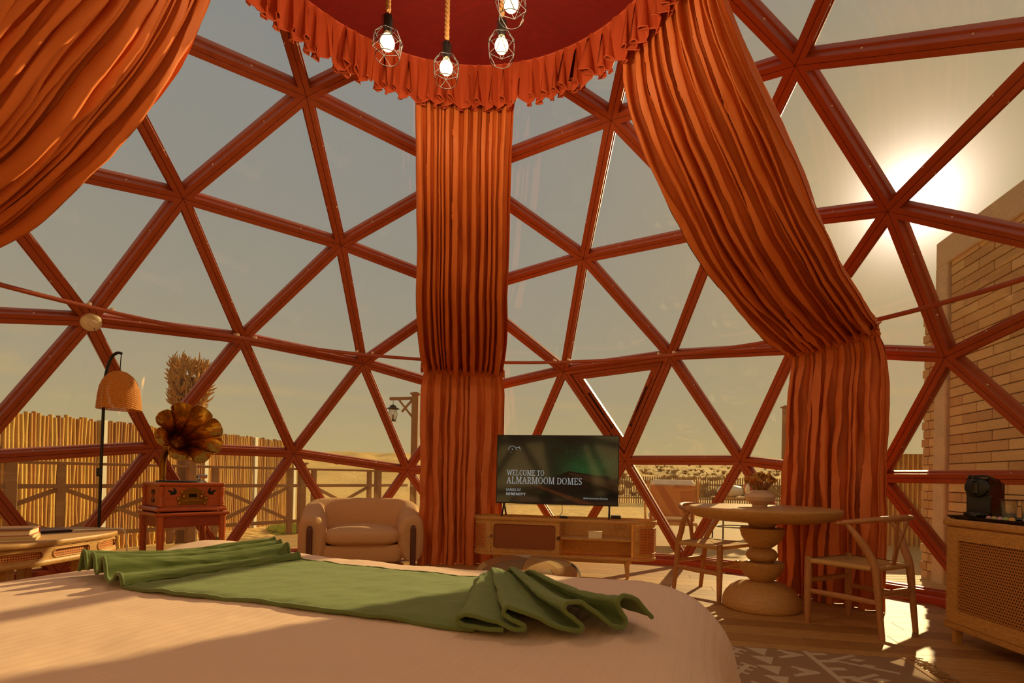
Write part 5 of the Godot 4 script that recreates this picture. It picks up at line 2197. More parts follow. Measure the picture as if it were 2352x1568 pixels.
	w2.bar(Vector3(-0.14, 0.012, -0.09), Vector3(0.14, 0.012, -0.09), 0.0045, 6)
	w2.bar(Vector3(-0.14, 0.012, 0.09), Vector3(0.14, 0.012, 0.09), 0.0045, 6)
	obj("runner", w2, M.black, rk)

# ---------------------------------------------------------------- pendant lamps
func make_pendants() -> void:
	var list := [[890.0, 98.0, 2.62, "caged pendant bulb at the left of the cluster under the red canopy"], [1025.0, 155.0, 2.86, "caged pendant bulb hanging lowest in the cluster, second from left"],
		[1152.0, 105.0, 2.74, "caged pendant bulb right of the lowest one, partly behind the topmost"], [1174.0, 8.0, 2.50, "caged pendant bulb cut by the top edge, highest of the cluster"]]
	for q in list:
		var dirv := cam_ray(q[0], q[1])
		var at: Vector3 = CAM + dirv * q[2]
		var t := thing("pendant_lamp", q[3], "lamp", at, q[0] * 0.37, "caged pendant lamps")
		var topy: float = 3.765 - at.y
		var rp := MB.new()
		# rope of two twisted strands
		for s in 2:
			var sp := PackedVector3Array()
			var nn := int((topy - 0.15) / 0.006)
			for i in nn:
				var y := 0.15 + (topy - 0.15) * i / (nn - 1)
				var an := y * 130.0 + PI * s
				sp.append(Vector3(cos(an) * 0.0055, y, sin(an) * 0.0055))
			rp.tube(sp, 0.0085, 6)
		obj("rope", rp, M.rope, t)
		var so := MB.new()
		so.lathe(P2([0.019, 0.045, 0.0205, 0.05, 0.0205, 0.12, 0.018, 0.128, 0.010, 0.134, 0.0005, 0.136]), 24)
		obj("socket", so, M.black, t)
		var bl := MB.new()
		var bp := PackedVector2Array()
		for k in 15:
			var an := lerpf(-PI * 0.5, 0.72, k / 14.0)
			bp.append(Vector2(maxf(cos(an) * 0.034, 0.0005), -0.002 + sin(an) * 0.036))
		bp.append(Vector2(0.021, 0.032))
		bl.lathe(bp, 28)
		var bulb := obj("bulb", bl, M.bulb, t)
		var ne := MB.new()
		ne.lathe(P2([0.021, 0.031, 0.016, 0.046, 0.015, 0.055]), 20)
		obj("bulb_neck", ne, M.cream_plastic, t)
		# cage of thin wire: hexagon above, hexagon at the belly, circle below
		var cg := MB.new()
		var hexa := []
		var hexb := []
		var low := []
		for k in 6:
			var an := TAU * k / 6
			hexa.append(Vector3(cos(an) * 0.062, 0.036, sin(an) * 0.062))
			hexb.append(Vector3(cos(an + PI / 6) * 0.074, -0.012, sin(an + PI / 6) * 0.074))
			low.append(Vector3(cos(an) * 0.056, -0.072, sin(an) * 0.056))
		for k in 6:
			cg.bar(hexa[k], hexa[(k + 1) % 6], 0.0016, 5)
			cg.bar(hexb[k], hexb[(k + 1) % 6], 0.0016, 5)
			cg.bar(hexa[k], hexb[k], 0.0016, 5)
			cg.bar(hexa[(k + 1) % 6], hexb[k], 0.0016, 5)
			if k % 2 == 0:
				cg.bar(hexb[k], low[k], 0.0016, 5)
				cg.bar(hexb[k], low[(k + 1) % 6], 0.0016, 5)
			cg.tube(V([hexa[k].x, hexa[k].y, hexa[k].z, hexa[k].x * 0.45, 0.062, hexa[k].z * 0.45, hexa[k].x * 0.40, 0.12, hexa[k].z * 0.40, hexa[k].x * 0.2, 0.136, hexa[k].z * 0.2]), 0.0016, 5)
		var ring := PackedVector3Array()
		for k in 36:
			ring.append(Vector3(cos(TAU * k / 36) * 0.056, -0.072, sin(TAU * k / 36) * 0.056))
		cg.tube(ring, 0.0016, 5, true, false)
		obj("wire_cage", cg, M.black, t)
		var li := OmniLight3D.new()
		li.name = "bulb_light"
		li.light_color = Color(1.0, 0.72, 0.42).linear_to_srgb()
		li.light_energy = BULB_E
		li.light_size = 0.03
		li.omni_range = 14.0
		li.omni_attenuation = 2.0
		li.shadow_enabled = true
		li.position = Vector3(0, -0.002, 0)
		bulb.add_child(li)

const BULB_E := 0.26

func cam_ray(x: float, y: float) -> Vector3:
	var f := Vector3(0, sin(PITCH), -cos(PITCH))
	var r := Vector3.RIGHT
	var u := r.cross(f)
	var r2 := r * cos(ROLL) + u * sin(ROLL)
	var u2 := u * cos(ROLL) - r * sin(ROLL)
	return f + r2 * (x - PX) / FOCAL + u2 * (PY - y) / FOCAL

# ---------------------------------------------------------------- pouf and rug
func make_floor_things() -> void:
	var c := Vector3(0.42, 0, -1.92)
	var p := thing("pouf", "low round patchwork pouf of jute and cream patches beyond the bed's foot", "pouf", c, 0.5)
	var prof := []
	for k in 25:
		var an := lerpf(-PI * 0.5, PI * 0.5, k / 24.0)
		prof.append(Vector2(0.43 * pow(maxf(cos(an), 0.0), 0.55), 0.148 + 0.148 * signf(sin(an)) * pow(absf(sin(an)), 0.8)))
	var cols := [srgb(206, 150, 76), srgb(232, 206, 156), srgb(186, 120, 56), srgb(214, 168, 96), srgb(160, 120, 76), srgb(226, 190, 130), srgb(196, 136, 66), srgb(90, 62, 44)]
	for s in 8:
		var m := mat("pouf_patch%d" % s, cols[s], 0.95)
		tri_tex(m, M.fab_tex, 14.0)
		relief(m, M.bump_tex, 0.3)
		for h in 2:
			var pts := PackedVector3Array()
			var rows := range(0, 19) if h == 0 else range(18, 25)
			var na := 10
			var sh := 0.2 if h == 1 else 0.0
			for k in rows:
				for i in na:
					var a := TAU * (s + sh + (i / (na - 1.0)) * 0.985) / 8
					pts.append(Vector3(prof[k].x * cos(a), prof[k].y, -prof[k].x * sin(a)))
			var pm := MB.new()
			pm.grid(pts, rows.size(), na, false, false, true)
			obj("patch", pm, m if h == 0 else M["pouf_patch%d" % ((s * 3 + 1) % 8)] if M.has("pouf_patch%d" % ((s * 3 + 1) % 8)) else m, p)
	for y in [0.05, 0.085]:
		var rope := MB.new()
		var rp := PackedVector3Array()
		for k in 72:
			var a := TAU * k / 72
			var rr := 0.415 + (0.02 if y > 0.06 else 0.0) + 0.003 * sin(k * PI)
			rp.append(Vector3(cos(a) * rr, y, sin(a) * rr))
		rope.tube(rp, 0.012, 6, true, false)
		obj("braid", rope, M.rope, p)
	# woven rug beside the bed
	var e1 := Vector3(-0.981, 0, -0.19)
	var e2 := Vector3(-0.19, 0, 0.981)
	var corner := Vector3(2.471, 0.0, -0.436)
	var L := 2.3
	var D := 1.3
	var rug := thing("rug", "tan woven rug with cream triangles and zigzag motifs and a fringed end", "rug", corner)
	var rt := rug_texture()
	var rmt := mat("rug", Color(1, 1, 1), 0.95)
	rmt.albedo_texture = rt
	relief(rmt, rt, 0.25)
	var m := MB.new()
	var up := Vector3(0, 0.009, 0)
	m.quad(up, e2 * D + up, e2 * D + e1 * L + up, e1 * L + up, P2([0, 0, 0, 1, 1, 1, 1, 0]))
	for q in [[Vector3.ZERO, e1 * L], [e1 * L, e1 * L + e2 * D], [e1 * L + e2 * D, e2 * D], [e2 * D, Vector3.ZERO]]:
		m.oquad(e1 * L * 0.5 + e2 * D * 0.5, q[0] + Vector3(0, 0.001, 0), q[1] + Vector3(0, 0.001, 0), q[1] + up, q[0] + up)
	obj("weave", m, rmt, rug)
	var hem := MB.new()
	hem.beam(up * 1.0 - e1 * 0.004, e2 * D + up - e1 * 0.004, 0.03, 0.008, Vector3.UP, 0.002)
	obj("hem", hem, M.rope, rug)
	var fr := MB.new()
	for k in 60:
		var b := e2 * (D * (k + 0.5) / 60) - e1 * 0.01 + Vector3(0, 0.007, 0)
		for s in 3:
			var a := rng.randf_range(-0.03, 0.03)
			var b2 := rng.randf_range(0.0, 0.012)
			fr.tube(PackedVector3Array([b, b - e1 * 0.03 + e2 * a * 0.4 + Vector3(0, 0.006 + b2, 0), b - e1 * 0.06 + e2 * (a + 0.01) + Vector3(0, 0.002 + b2 * 0.5, 0), b - e1 * rng.randf_range(0.085, 0.11) + e2 * a * 2.0 - Vector3(0, 0.004, 0)]), 0.0022, 4)
	tag(obj("fringe", fr, M.rope, rug), "", "", "", "stuff")

func rug_texture() -> ImageTexture:
	var w := 768
	var h := 434
	var polys := []
	# motif in metres on the rug: x along its length from the fringed end, y from its far edge
	var tri := func(x: float, y: float, s: float) -> void:
		polys.append(P2([x, y, x + s * 0.55, y, x + s * 0.20, y + s * 0.6]))
	var stroke := func(pts: PackedVector2Array, t: float) -> void:
		for i in pts.size() - 1:
			var d := (pts[i + 1] - pts[i]).normalized()
			var nn := Vector2(-d.y, d.x) * t * 0.5
			var a := pts[i] - d * t * 0.3
			var b := pts[i + 1] + d * t * 0.3
			polys.append(PackedVector2Array([a + nn, b + nn, b - nn, a - nn]))
	for rep in 3:
		var ox := rep * 0.95
		# chevrons with eyes
		for k in 5:
			var y := k * 0.30
			stroke.call(P2([ox + 0.26, y + 0.02, ox + 0.40, y + 0.13, ox + 0.14, y + 0.27]), 0.028)
			polys.append(P2([ox + 0.22, y + 0.09, ox + 0.27, y + 0.07, ox + 0.31, y + 0.10, ox + 0.27, y + 0.13]))
			polys.append(P2([ox + 0.20, y + 0.18, ox + 0.25, y + 0.16, ox + 0.29, y + 0.19, ox + 0.25, y + 0.22]))
		# comb: long stripe with teeth
		stroke.call(P2([ox + 0.50, 0.0, ox + 0.40, 1.3]), 0.03)
		for k in 11:
			stroke.call(P2([ox + 0.495 - k * 0.009, 0.05 + k * 0.12, ox + 0.41 - k * 0.009, 0.03 + k * 0.12]), 0.04)
		for k in 5:
			var y := k * 0.28
			stroke.call(P2([ox + 0.64, y + 0.02, ox + 0.54, y + 0.08, ox + 0.66, y + 0.15]), 0.028)
			stroke.call(P2([ox + 0.62, y + 0.06, ox + 0.58, y + 0.09, ox + 0.63, y + 0.12]), 0.022)
		# row of triangles
		for k in 9:
			tri.call(ox + 0.70, 0.01 + k * 0.15, 0.22)
		for k in 5:
			var y := 0.05 + k * 0.27
			stroke.call(P2([ox + 0.86, y, ox + 0.95, y + 0.16]), 0.028)
			for z in 3:
				stroke.call(P2([ox + 0.86 + z * 0.03 + 0.03, y + z * 0.055 - 0.02, ox + 0.86 + z * 0.03 - 0.03, y + z * 0.055 + 0.03]), 0.022)
	var im := Image.create(w, h, false, Image.FORMAT_RGB8)
	var L := 2.3
	var D := 1.3
	for y in h:
		for x in w:
			var wv := 0.86 + 0.14 * absf(sin(y * 0.9 + (x % 4) * 0.7)) * (0.8 + 0.2 * sin(x * 1.7))
			im.set_pixel(x, y, Color(0.66 * wv, 0.50 * wv, 0.335 * wv))
	for p in polys:
		var lo := Vector2(9, 9)
		var hi := Vector2(-9, -9)
		for q in p:
			lo = lo.min(q)
			hi = hi.max(q)
		for y in range(maxi(0, int(lo.y / D * h)), mini(h, int(hi.y / D * h) + 2)):
			for x in range(maxi(0, int(lo.x / L * w)), mini(w, int(hi.x / L * w) + 2)):
				if Geometry2D.is_point_in_polygon(Vector2((x + 0.5) / w * L, (y + 0.5) / h * D), p):
					var wv := 0.92 + 0.08 * sin(y * 1.3) * sin(x * 1.1)
					im.set_pixel(x, y, Color(0.86 * wv, 0.745 * wv, 0.575 * wv))
	im.generate_mipmaps()
	return ImageTexture.create_from_image(im)

# ---------------------------------------------------------------- outside
func make_outside() -> void:
	make_ground()
	make_deck()
	make_fences()
	make_posts_and_palm()
	make_terrace()
	make_brick_building()

const RAIL_A := Vector2(-4.74, -4.35)
const RAIL_D := Vector2(0.567, -0.824)

func ground_height(x: float, z: float, nz: FastNoiseLite) -> float:
	var d := sqrt(x * x + z * z)
	var h := -0.30
	if d > 14.0:
		var k := (d - 14.0) / 200.0
		h += 6.2 * pow(k, 1.2)
		var az := atan2(x, -z)
		# broad dunes with crests, sharper far away
		var n1 := nz.get_noise_2d(az * 5.5 + 3.0, d * 0.012)
		var n2 := absf(nz.get_noise_2d(x * 0.012 + 40.0, z * 0.012))
		h += (3.2 * n1 + 3.2 * (0.5 - n2)) * smoothstep(60.0, 190.0, d)
		h += 0.9 * nz.get_noise_2d(x * 0.06, z * 0.06) * smoothstep(25.0, 60.0, d)
		h += 0.35 * nz.get_noise_2d(x * 0.25, z * 0.25) * smoothstep(30.0, 60.0, d)
	return h

func make_ground() -> void:
	var nz := FastNoiseLite.new()
	nz.seed = 3
	nz.frequency = 1.0
	nz.fractal_octaves = 3
	var na := 420
	var nr := 120
	var pts := PackedVector3Array()
	for i in na:
		var an := TAU * i / na
		for j in nr:
			var f := j / (nr - 1.0)
			var r := 3.6 + 8.0 * f + 420.0 * pow(f, 3.6)
			var x := sin(an) * r
			var z := -cos(an) * r
			pts.append(Vector3(x, ground_height(x, z, nz), z))
	var m := MB.new()
	m.grid(pts, na, nr, true, false, true)
	var st := noise_image(256, 256, 6.0, 51, 1.0, 1.0, 4)
	var t := image_of(256, 256, func(x: int, y: int) -> Color:
		var k := 0.80 + 0.20 * st[y * 256 + x]
		return Color(k, k, k))
	var rip := noise_image(256, 256, 1.2, 61, 3.0, 14.0, 2)
	var rt := image_of(256, 256, func(x: int, y: int) -> Color:
		var k := rip[y * 256 + x]
		return Color(k, k, k))
	var sm := mat("dune_sand", srgb(240, 190, 104), 0.95)
	tri_tex(sm, t, 0.12, true)
	relief(sm, rt, 14.0)
	var g := obj("ground", m, sm)
	tag(g, "rippled golden sand dunes rolling away beyond the deck", "", "", "structure")
	# scrub on the dunes: nobody could count it
	var tuft := MB.new()
	var r2 := RandomNumberGenerator.new()
	r2.seed = 5
	for k in 16:
		var a := r2.randf() * TAU
		var e := Vector3(cos(a), 0, sin(a))
		var s := e.cross(Vector3.UP) * 0.10
		var tip := e * r2.randf_range(0.25, 0.6) + Vector3(0, r2.randf_range(0.25, 0.5), 0)
		tuft.quad(-s, s, s * 0.4 + tip * 0.7, -s * 0.4 + tip * 0.7)
		tuft.tri(-s * 0.4 + tip * 0.7, s * 0.4 + tip * 0.7, tip * 1.1)
	var mm := MultiMesh.new()
	mm.transform_format = MultiMesh.TRANSFORM_3D
	mm.mesh = tuft.mesh()
	var list := []
	while list.size() < 1500:
		var az := r2.randf_range(-0.5, 1.0)
		var d := 30.0 + 150.0 * pow(r2.randf(), 1.3)
		var x := sin(az) * d
		var z := -cos(az) * d
		if nz.get_noise_2d(x * 0.07 + 9.0, z * 0.07) < (0.0 if az > 0.08 else 0.42): continue
		list.append(Transform3D(Basis(Vector3.UP, r2.randf() * TAU).scaled(Vector3.ONE * r2.randf_range(0.5, 1.5)), Vector3(x, ground_height(x, z, nz) - 0.05, z)))
	mm.instance_count = list.size()
	for i in list.size(): mm.set_instance_transform(i, list[i])
	var mi := MultiMeshInstance3D.new()
	mi.name = "scrub"
	mi.multimesh = mm
	mi.material_override = mat("scrub", srgb(164, 124, 66), 0.95)
	add_child(mi)
	tag(mi, "low dry desert scrub scattered over the dunes", "scrub", "", "stuff")
	# lawn beyond the railing
	var lawn := MB.new()
	var lo := PackedVector2Array()
	for i in 30:
		var a := TAU * i / 30
		lo.append(Vector2(-3.4 + cos(a) * 2.0 + 0.2 * sin(a * 3.0), -9.7 + sin(a) * 1.6 + 0.15 * cos(a * 5.0)))
	lawn.slab(lo, P2([0.0, -0.36, 0.0, -0.296, 0.06, -0.29]))
	var lw := thing("lawn", "small green lawn on the sand beyond the deck railing", "lawn")
	obj("turf", lawn, M.grass, lw)
	var blade := MB.new()
	for k in 5:
		var a := TAU * k / 5.0
		var e := Vector3(cos(a), 0, sin(a))
		var s := e.cross(Vector3.UP) * 0.006
		blade.tri(e * 0.01 - s, e * 0.01 + s, e * 0.035 + Vector3(0, 0.07, 0))
	var mg := MultiMesh.new()
	mg.transform_format = MultiMesh.TRANSFORM_3D
	mg.mesh = blade.mesh()
	mg.instance_count = 9000
	for i in 9000:
		var a := r2.randf() * TAU
		var r := sqrt(r2.randf())
		mg.set_instance_transform(i, Transform3D(Basis(Vector3.UP, r2.randf() * TAU).scaled(Vector3.ONE * r2.randf_range(0.6, 1.4)), Vector3(-3.4 + cos(a) * r * 1.9, -0.285, -9.7 + sin(a) * r * 1.5)))
	var gi := MultiMeshInstance3D.new()
	gi.name = "grass_blades"
	gi.multimesh = mg
	gi.material_override = M.grass
	lw.add_child(gi)
	gi.set_meta("kind", "stuff")

func make_deck() -> void:
	var deck := base("floor_deck")
	tag(deck, "weathered wooden deck around the dome", "", "", "structure")
	var joist := MB.new()
	var shared := {}
	var far := MB.new()
	var z := -11.6
	var w := 0.145
	var row := 0
	while z < 1.6:
		var zc := z + w * 0.5
		var xl := RAIL_A.x + (RAIL_A.y - zc) * 0.688 + 0.05 if zc > -8.6 else -1.85
		var xr := 9.4
		var cut := 0.0
		if absf(zc) < 4.30: cut = sqrt(4.30 * 4.30 - zc * zc)
		var spans := [[xl, xr]] if cut == 0.0 else [[xl, -cut], [cut, xr]]
		for sp in spans:
			var x: float = sp[0]
			var first := true
			while x < sp[1] - 0.02:
				var ln := 3.0 if not first else 0.8 + fmod(row * 1.37, 2.2)
				first = false
				var x1: float = minf(sp[1], x + ln)
				if sp[1] - x1 < 0.3: x1 = sp[1]
				ln = x1 - x
				var c := Vector3((x + x1) * 0.5, -0.052, zc)
				if zc > -7.0 and (x < 0 or zc > -5.6):
					var key := snappedf(ln, 0.01)
					if not shared.has(key):
						var b := MB.new()
						b.box(Vector3.ZERO, Vector3(key - 0.004, 0.03, w - 0.012), 0.003)
						shared[key] = b.mesh()
					if deck.get_child_count() < 296:
						obj("deck_board", shared[key], M.deck_wood, deck, c)
					else:
						far.box(c, Vector3(ln - 0.004, 0.03, w - 0.012), 0.003)
				else:
					far.box(c, Vector3(ln - 0.004, 0.03, w - 0.012), 0.0)
				x = x1
		z += w
		row += 1
	tag(obj("far_boards", far, M.deck_wood, deck), "", "", "", "stuff")
	for q in [[-1.85, 9.4, -11.5], [-1.85, 9.4, -8.7]]:
		joist.box(Vector3((q[0] + q[1]) * 0.5, -0.18, q[2]), Vector3(q[1] - q[0], 0.22, 0.06), 0.0)
	joist.beam(Vector3(RAIL_A.x - RAIL_D.x * 4.0, -0.18, RAIL_A.y - RAIL_D.y * 4.0), Vector3(RAIL_A.x + RAIL_D.x * 5.1, -0.18, RAIL_A.y + RAIL_D.y * 5.1), 0.06, 0.22)
	obj("fascia", joist, M.post_wood, deck)
	# railing along the deck's left edge
	var rl := thing("deck_railing", "wooden deck railing with crossed braces in front of the log fence", "railing")
	var at := func(s: float, y: float) -> Vector3:
		return Vector3(RAIL_A.x + RAIL_D.x * s, y, RAIL_A.y + RAIL_D.y * s)
	var side := Vector3(RAIL_D.y, 0, -RAIL_D.x)
	var bsr := Basis(Vector3(RAIL_D.x, 0, RAIL_D.y), Vector3.UP, Vector3(RAIL_D.x, 0, RAIL_D.y).cross(Vector3.UP))
	for s in [-1.75, -0.576, 0.59, 1.16, 2.32, 2.75, 3.90]:
		var p := MB.new()
		p.box(Vector3(0, 0.49, 0), Vector3(0.075, 1.04, 0.06), 0.004, bsr)
		obj("post", p, M.post_wood, rl, at.call(s, 0.0))
	for s in [-1.02, 0.84, 2.53, 4.1]:
		var p := MB.new()
		p.box(Vector3(0, 0.53, 0), Vector3(0.10, 1.14, 0.10), 0.004, bsr)
		p.box(Vector3(0, 1.11, 0), Vector3(0.15, 0.03, 0.15), 0.008, bsr)
		obj("newel_post", p, M.post_wood, rl, at.call(s, 0.0))
	for q in [[-2.2, -1.07], [-0.97, 0.79], [0.89, 2.48], [2.58, 4.05], [4.15, 4.83]]:
		for h in [[1.015, 0.09, 0.035], [0.745, 0.05, 0.05], [0.17, 0.05, 0.05]]:
			var b := MB.new()
			b.beam(at.call(q[0], h[0]), at.call(q[1], h[0]), h[1], h[2], Vector3.UP, 0.004)
			obj("rail", b, M.post_wood, rl)
	for q in [[-1.75, -0.576], [-0.576, 0.59], [1.16, 2.32], [2.75, 3.90]]:
		for k in 2:
			var b := MB.new()
			b.beam(at.call(q[0], 0.72 if k == 0 else 0.19) + side * 0.02 * (k * 2 - 1), at.call(q[1], 0.19 if k == 0 else 0.72) + side * 0.02 * (k * 2 - 1), 0.03, 0.05, Vector3.UP, 0.003)
			obj("brace", b, M.post_wood, rl)

func make_fences() -> void:
	var fence := thing("log_fence", "tall fence of upright yellow logs with white posts at the left", "fence")
	var a := Vector2(-5.52, -11.4)
	var d := Vector2(-0.164, 0.986)
	var r2 := RandomNumberGenerator.new()
	r2.seed = 77
	var shapes := []
	for k in 7:
		var m := MB.new()
		var pts := PackedVector3Array()
		var rad := PackedFloat32Array()
		for i in 7:
			pts.append(Vector3(r2.randf_range(-0.008, 0.008), i / 6.0, r2.randf_range(-0.008, 0.008)))
			rad.append(r2.randf_range(0.026, 0.031))
		m.tube(pts, rad, 9)
		shapes.append(m.mesh())
	var s := 0.0
	var i := 0
	var posts := [0.1, 1.6, 3.1, 5.3, 7.0, 9.2, 11.4]
	while s < 13.0:
		var p: Vector2 = a + d * s
		var near_post := false
		for q in posts:
			if absf(q - s) < 0.062: near_post = true
		if not near_post:
			var h := 2.04 + r2.randf_range(-0.03, 0.03)
			obj("log", shapes[i % 7], M["pole%d" % r2.randi_range(0, 3)], fence, Transform3D(Basis(Vector3.UP, r2.randf() * TAU) * Basis.from_scale(Vector3(1, h, 1)), Vector3(p.x, -0.32, p.y)))
		i += 1
		s += 0.0565
	for q in posts:
		var p: Vector2 = a + d * q
		var m := MB.new()
		m.box(Vector3(0, 1.02, 0), Vector3(0.10, 2.06, 0.10), 0.004, Basis(Vector3.UP, atan2(d.x, d.y)))
		obj("post", m, M.white_post, fence, Vector3(p.x, -0.32, p.y))
	for h in [0.2, 1.2]:
		var m := MB.new()
		m.beam(Vector3(a.x - 0.07, h, a.y), Vector3(a.x + d.x * 13 - 0.07, h, a.y + d.y * 13), 0.03, 0.08)
		obj("back_rail", m, M.post_wood, fence)
	var ed := thing("log_edging", "row of short logs set along the foot of the tall log fence", "edging")
	for k in 60:
		var p: Vector2 = a + d * (3.5 + k * 0.082) + Vector2(0.32, 0.05)
		var h := 0.24 + r2.randf_range(-0.03, 0.04)
		obj("log", shapes[k % 7], M["pole%d" % (k % 4)], ed, Transform3D(Basis.from_scale(Vector3(1.05, h, 1.05)), Vector3(p.x, -0.32, p.y)))
	# far fence of thin uprights
	var ff := thing("slat_fence", "low far fence of thin upright slats between deck and dunes", "fence")
	var sl := MB.new()
	sl.box(Vector3(0, 0.6, 0), Vector3(0.05, 1.34, 0.02), 0.0)
	var slm := sl.mesh()
	var x := 1.0
	while x < 19.0:
		obj("slat", slm, M.post_wood, ff, Vector3(x, -0.18, -22.4 + 0.02 * sin(x * 5.0)))
		x += 0.105
	for h in [0.1, 0.75]:
		var m := MB.new()
		m.beam(Vector3(1.0, h, -22.43), Vector3(19.0, h, -22.43), 0.03, 0.06)
		obj("rail", m, M.post_wood, ff)

func make_posts_and_palm() -> void:
	var proto: Node3D = null
	for k in 2:
		if k == 0:
			var t := thing("lantern_post", "wooden lamp post with hanging lantern left of the middle curtain", "lamp post", Vector3(-1.9, 0, -8.5), 0.0, "deck lantern posts")
			proto = t
			var p := MB.new()
			p.box(Vector3(0, 1.15, 0), Vector3(0.13, 2.85, 0.13), 0.006)
			obj("post", p, M.post_wood_v, t)
			var cp := MB.new()
			cp.box(Vector3(0, 2.585, 0), Vector3(0.19, 0.03, 0.19), 0.006)
			cp.box(Vector3(0, 2.607, 0), Vector3(0.12, 0.02, 0.12), 0.008)
			obj("cap", cp, M.post_wood, t)
			var a := MB.new()
			a.beam(Vector3(0.0, 2.50, 0), Vector3(-0.52, 2.48, 0), 0.05, 0.06, Vector3.UP, 0.004)
			obj("arm", a, M.post_wood, t)
			for q in [[-0.06, 2.12, -0.33, 2.46], [-0.06, 2.47, -0.27, 2.22]]:
				var b := MB.new()
				b.beam(Vector3(q[0], q[1], 0), Vector3(q[2], q[3], 0), 0.04, 0.045, Vector3.BACK, 0.003)
				obj("brace", b, M.post_wood, t)
			# lantern
			var ch := MB.new()
			for i in 5:
				var ring := PackedVector3Array()
				for j in 10:
					var an := TAU * j / 10
					var e := Vector3(cos(an) * 0.008, sin(an) * 0.017, 0) if i % 2 == 0 else Vector3(0, sin(an) * 0.017, cos(an) * 0.008)
					ring.append(Vector3(-0.45, 2.45 - i * 0.027, 0) + e)
				ch.tube(ring, 0.003, 4, true, false)
			obj("chain", ch, M.dark_metal, t)
			var ln := MB.new()
			ln.xf = Transform3D(Basis.IDENTITY, Vector3(-0.45, 2.04, 0))
			ln.lathe(P2([0.13, 0.235, 0.135, 0.24, 0.06, 0.275, 0.06, 0.285, 0.075, 0.29, 0.03, 0.315, 0.012, 0.32, 0.012, 0.33, 0.0005, 0.33]), 20)
			obj("lantern_roof", ln, M.dark_metal, t)
			var gl := MB.new()
			gl.xf = Transform3D(Basis.IDENTITY, Vector3(-0.45, 2.04, 0))
			gl.lathe(P2([0.055, 0.02, 0.072, 0.06, 0.078, 0.13, 0.066, 0.20, 0.05, 0.235]), 20)
			var lg := mat("lantern_glass", Color(0.95, 0.85, 0.6, 0.25), 0.05)
			lg.transparency = BaseMaterial3D.TRANSPARENCY_ALPHA
			obj("lantern_glass", gl, lg, t)
			var fr := MB.new()
			for i in 6:
				var an := TAU * i / 6
				var e := Vector3(cos(an), 0, sin(an))
				fr.tube(PackedVector3Array([Vector3(-0.45, 2.05, 0) + e * 0.065, Vector3(-0.45, 2.16, 0) + e * 0.088, Vector3(-0.45, 2.28, 0) + e * 0.068]), 0.005, 5)
			fr.xf = Transform3D(Basis.IDENTITY, Vector3(-0.45, 2.04, 0))
			fr.lathe(P2([0.0005, -0.012, 0.075, -0.012, 0.082, 0.0, 0.06, 0.02, 0.0005, 0.02]), 20)
			fr.lathe(P2([0.018, 0.02, 0.018, 0.12, 0.0005, 0.13]), 12)
			obj("lantern_frame", fr, M.dark_metal, t)
		else:
			copy_of(proto, "lantern_post", "wooden lamp post with hanging lantern half hidden by the right curtain", Vector3(6.0, 0, -9.4), PI, "deck lantern posts")
	var palm := thing("palm_trunk", "bare palm trunk with shaggy cut-off top behind the gramophone horn", "palm", Vector3(-4.63, -0.3, -5.55))
	var tr := MB.new()
	var pp := PackedVector2Array()
	for k in 40:
		var y := k / 39.0 * 2.62
		pp.append(Vector2(0.125 + 0.018 * fmod(k, 2.0) + 0.01 * sin(y * 3.0), y))
	tr.lathe(pp, 18)
	var bark := mat("bark", srgb(150, 106, 56), 0.95)
	relief(bark, M.bump_tex, 1.0)
	tri_tex(bark, M.wood_h, 3.0)
	obj("trunk", tr, bark, palm)
	var sh := MB.new()
	var r2 := RandomNumberGenerator.new()
	r2.seed = 8
	for k in 900:
		var an := r2.randf() * TAU
		var y := r2.randf_range(2.0, 2.95)
		var rad := 0.12 + 0.11 * smoothstep(2.0, 2.6, y) * sqrt(r2.randf())
		var p0 := Vector3(cos(an) * rad, y - 0.1, sin(an) * rad)
		var e := Vector3(cos(an), 0, sin(an))
		var ln := r2.randf_range(0.10, 0.24)
		var tip := p0 + e * ln * (r2.randf_range(0.0, 0.22) if r2.randf() < 0.8 else r2.randf_range(0.3, 0.8)) + Vector3(0, ln * r2.randf_range(0.2, 0.95) * (1 if y > 2.25 else -0.7), 0) + Vector3(r2.randf_range(-0.05, 0.05), 0, r2.randf_range(-0.05, 0.05))
		if tip.y > 3.0: tip.y = 3.0 - r2.randf() * 0.05
		sh.tube(PackedVector3Array([p0, p0.lerp(tip, 0.55) + e * 0.02, tip]), PackedFloat32Array([0.016, 0.013, 0.002]), 4)
	var straw := mat("straw", srgb(190, 142, 74), 0.9)
	tag(obj("frond_stubs", sh, straw, palm), "", "", "", "stuff")

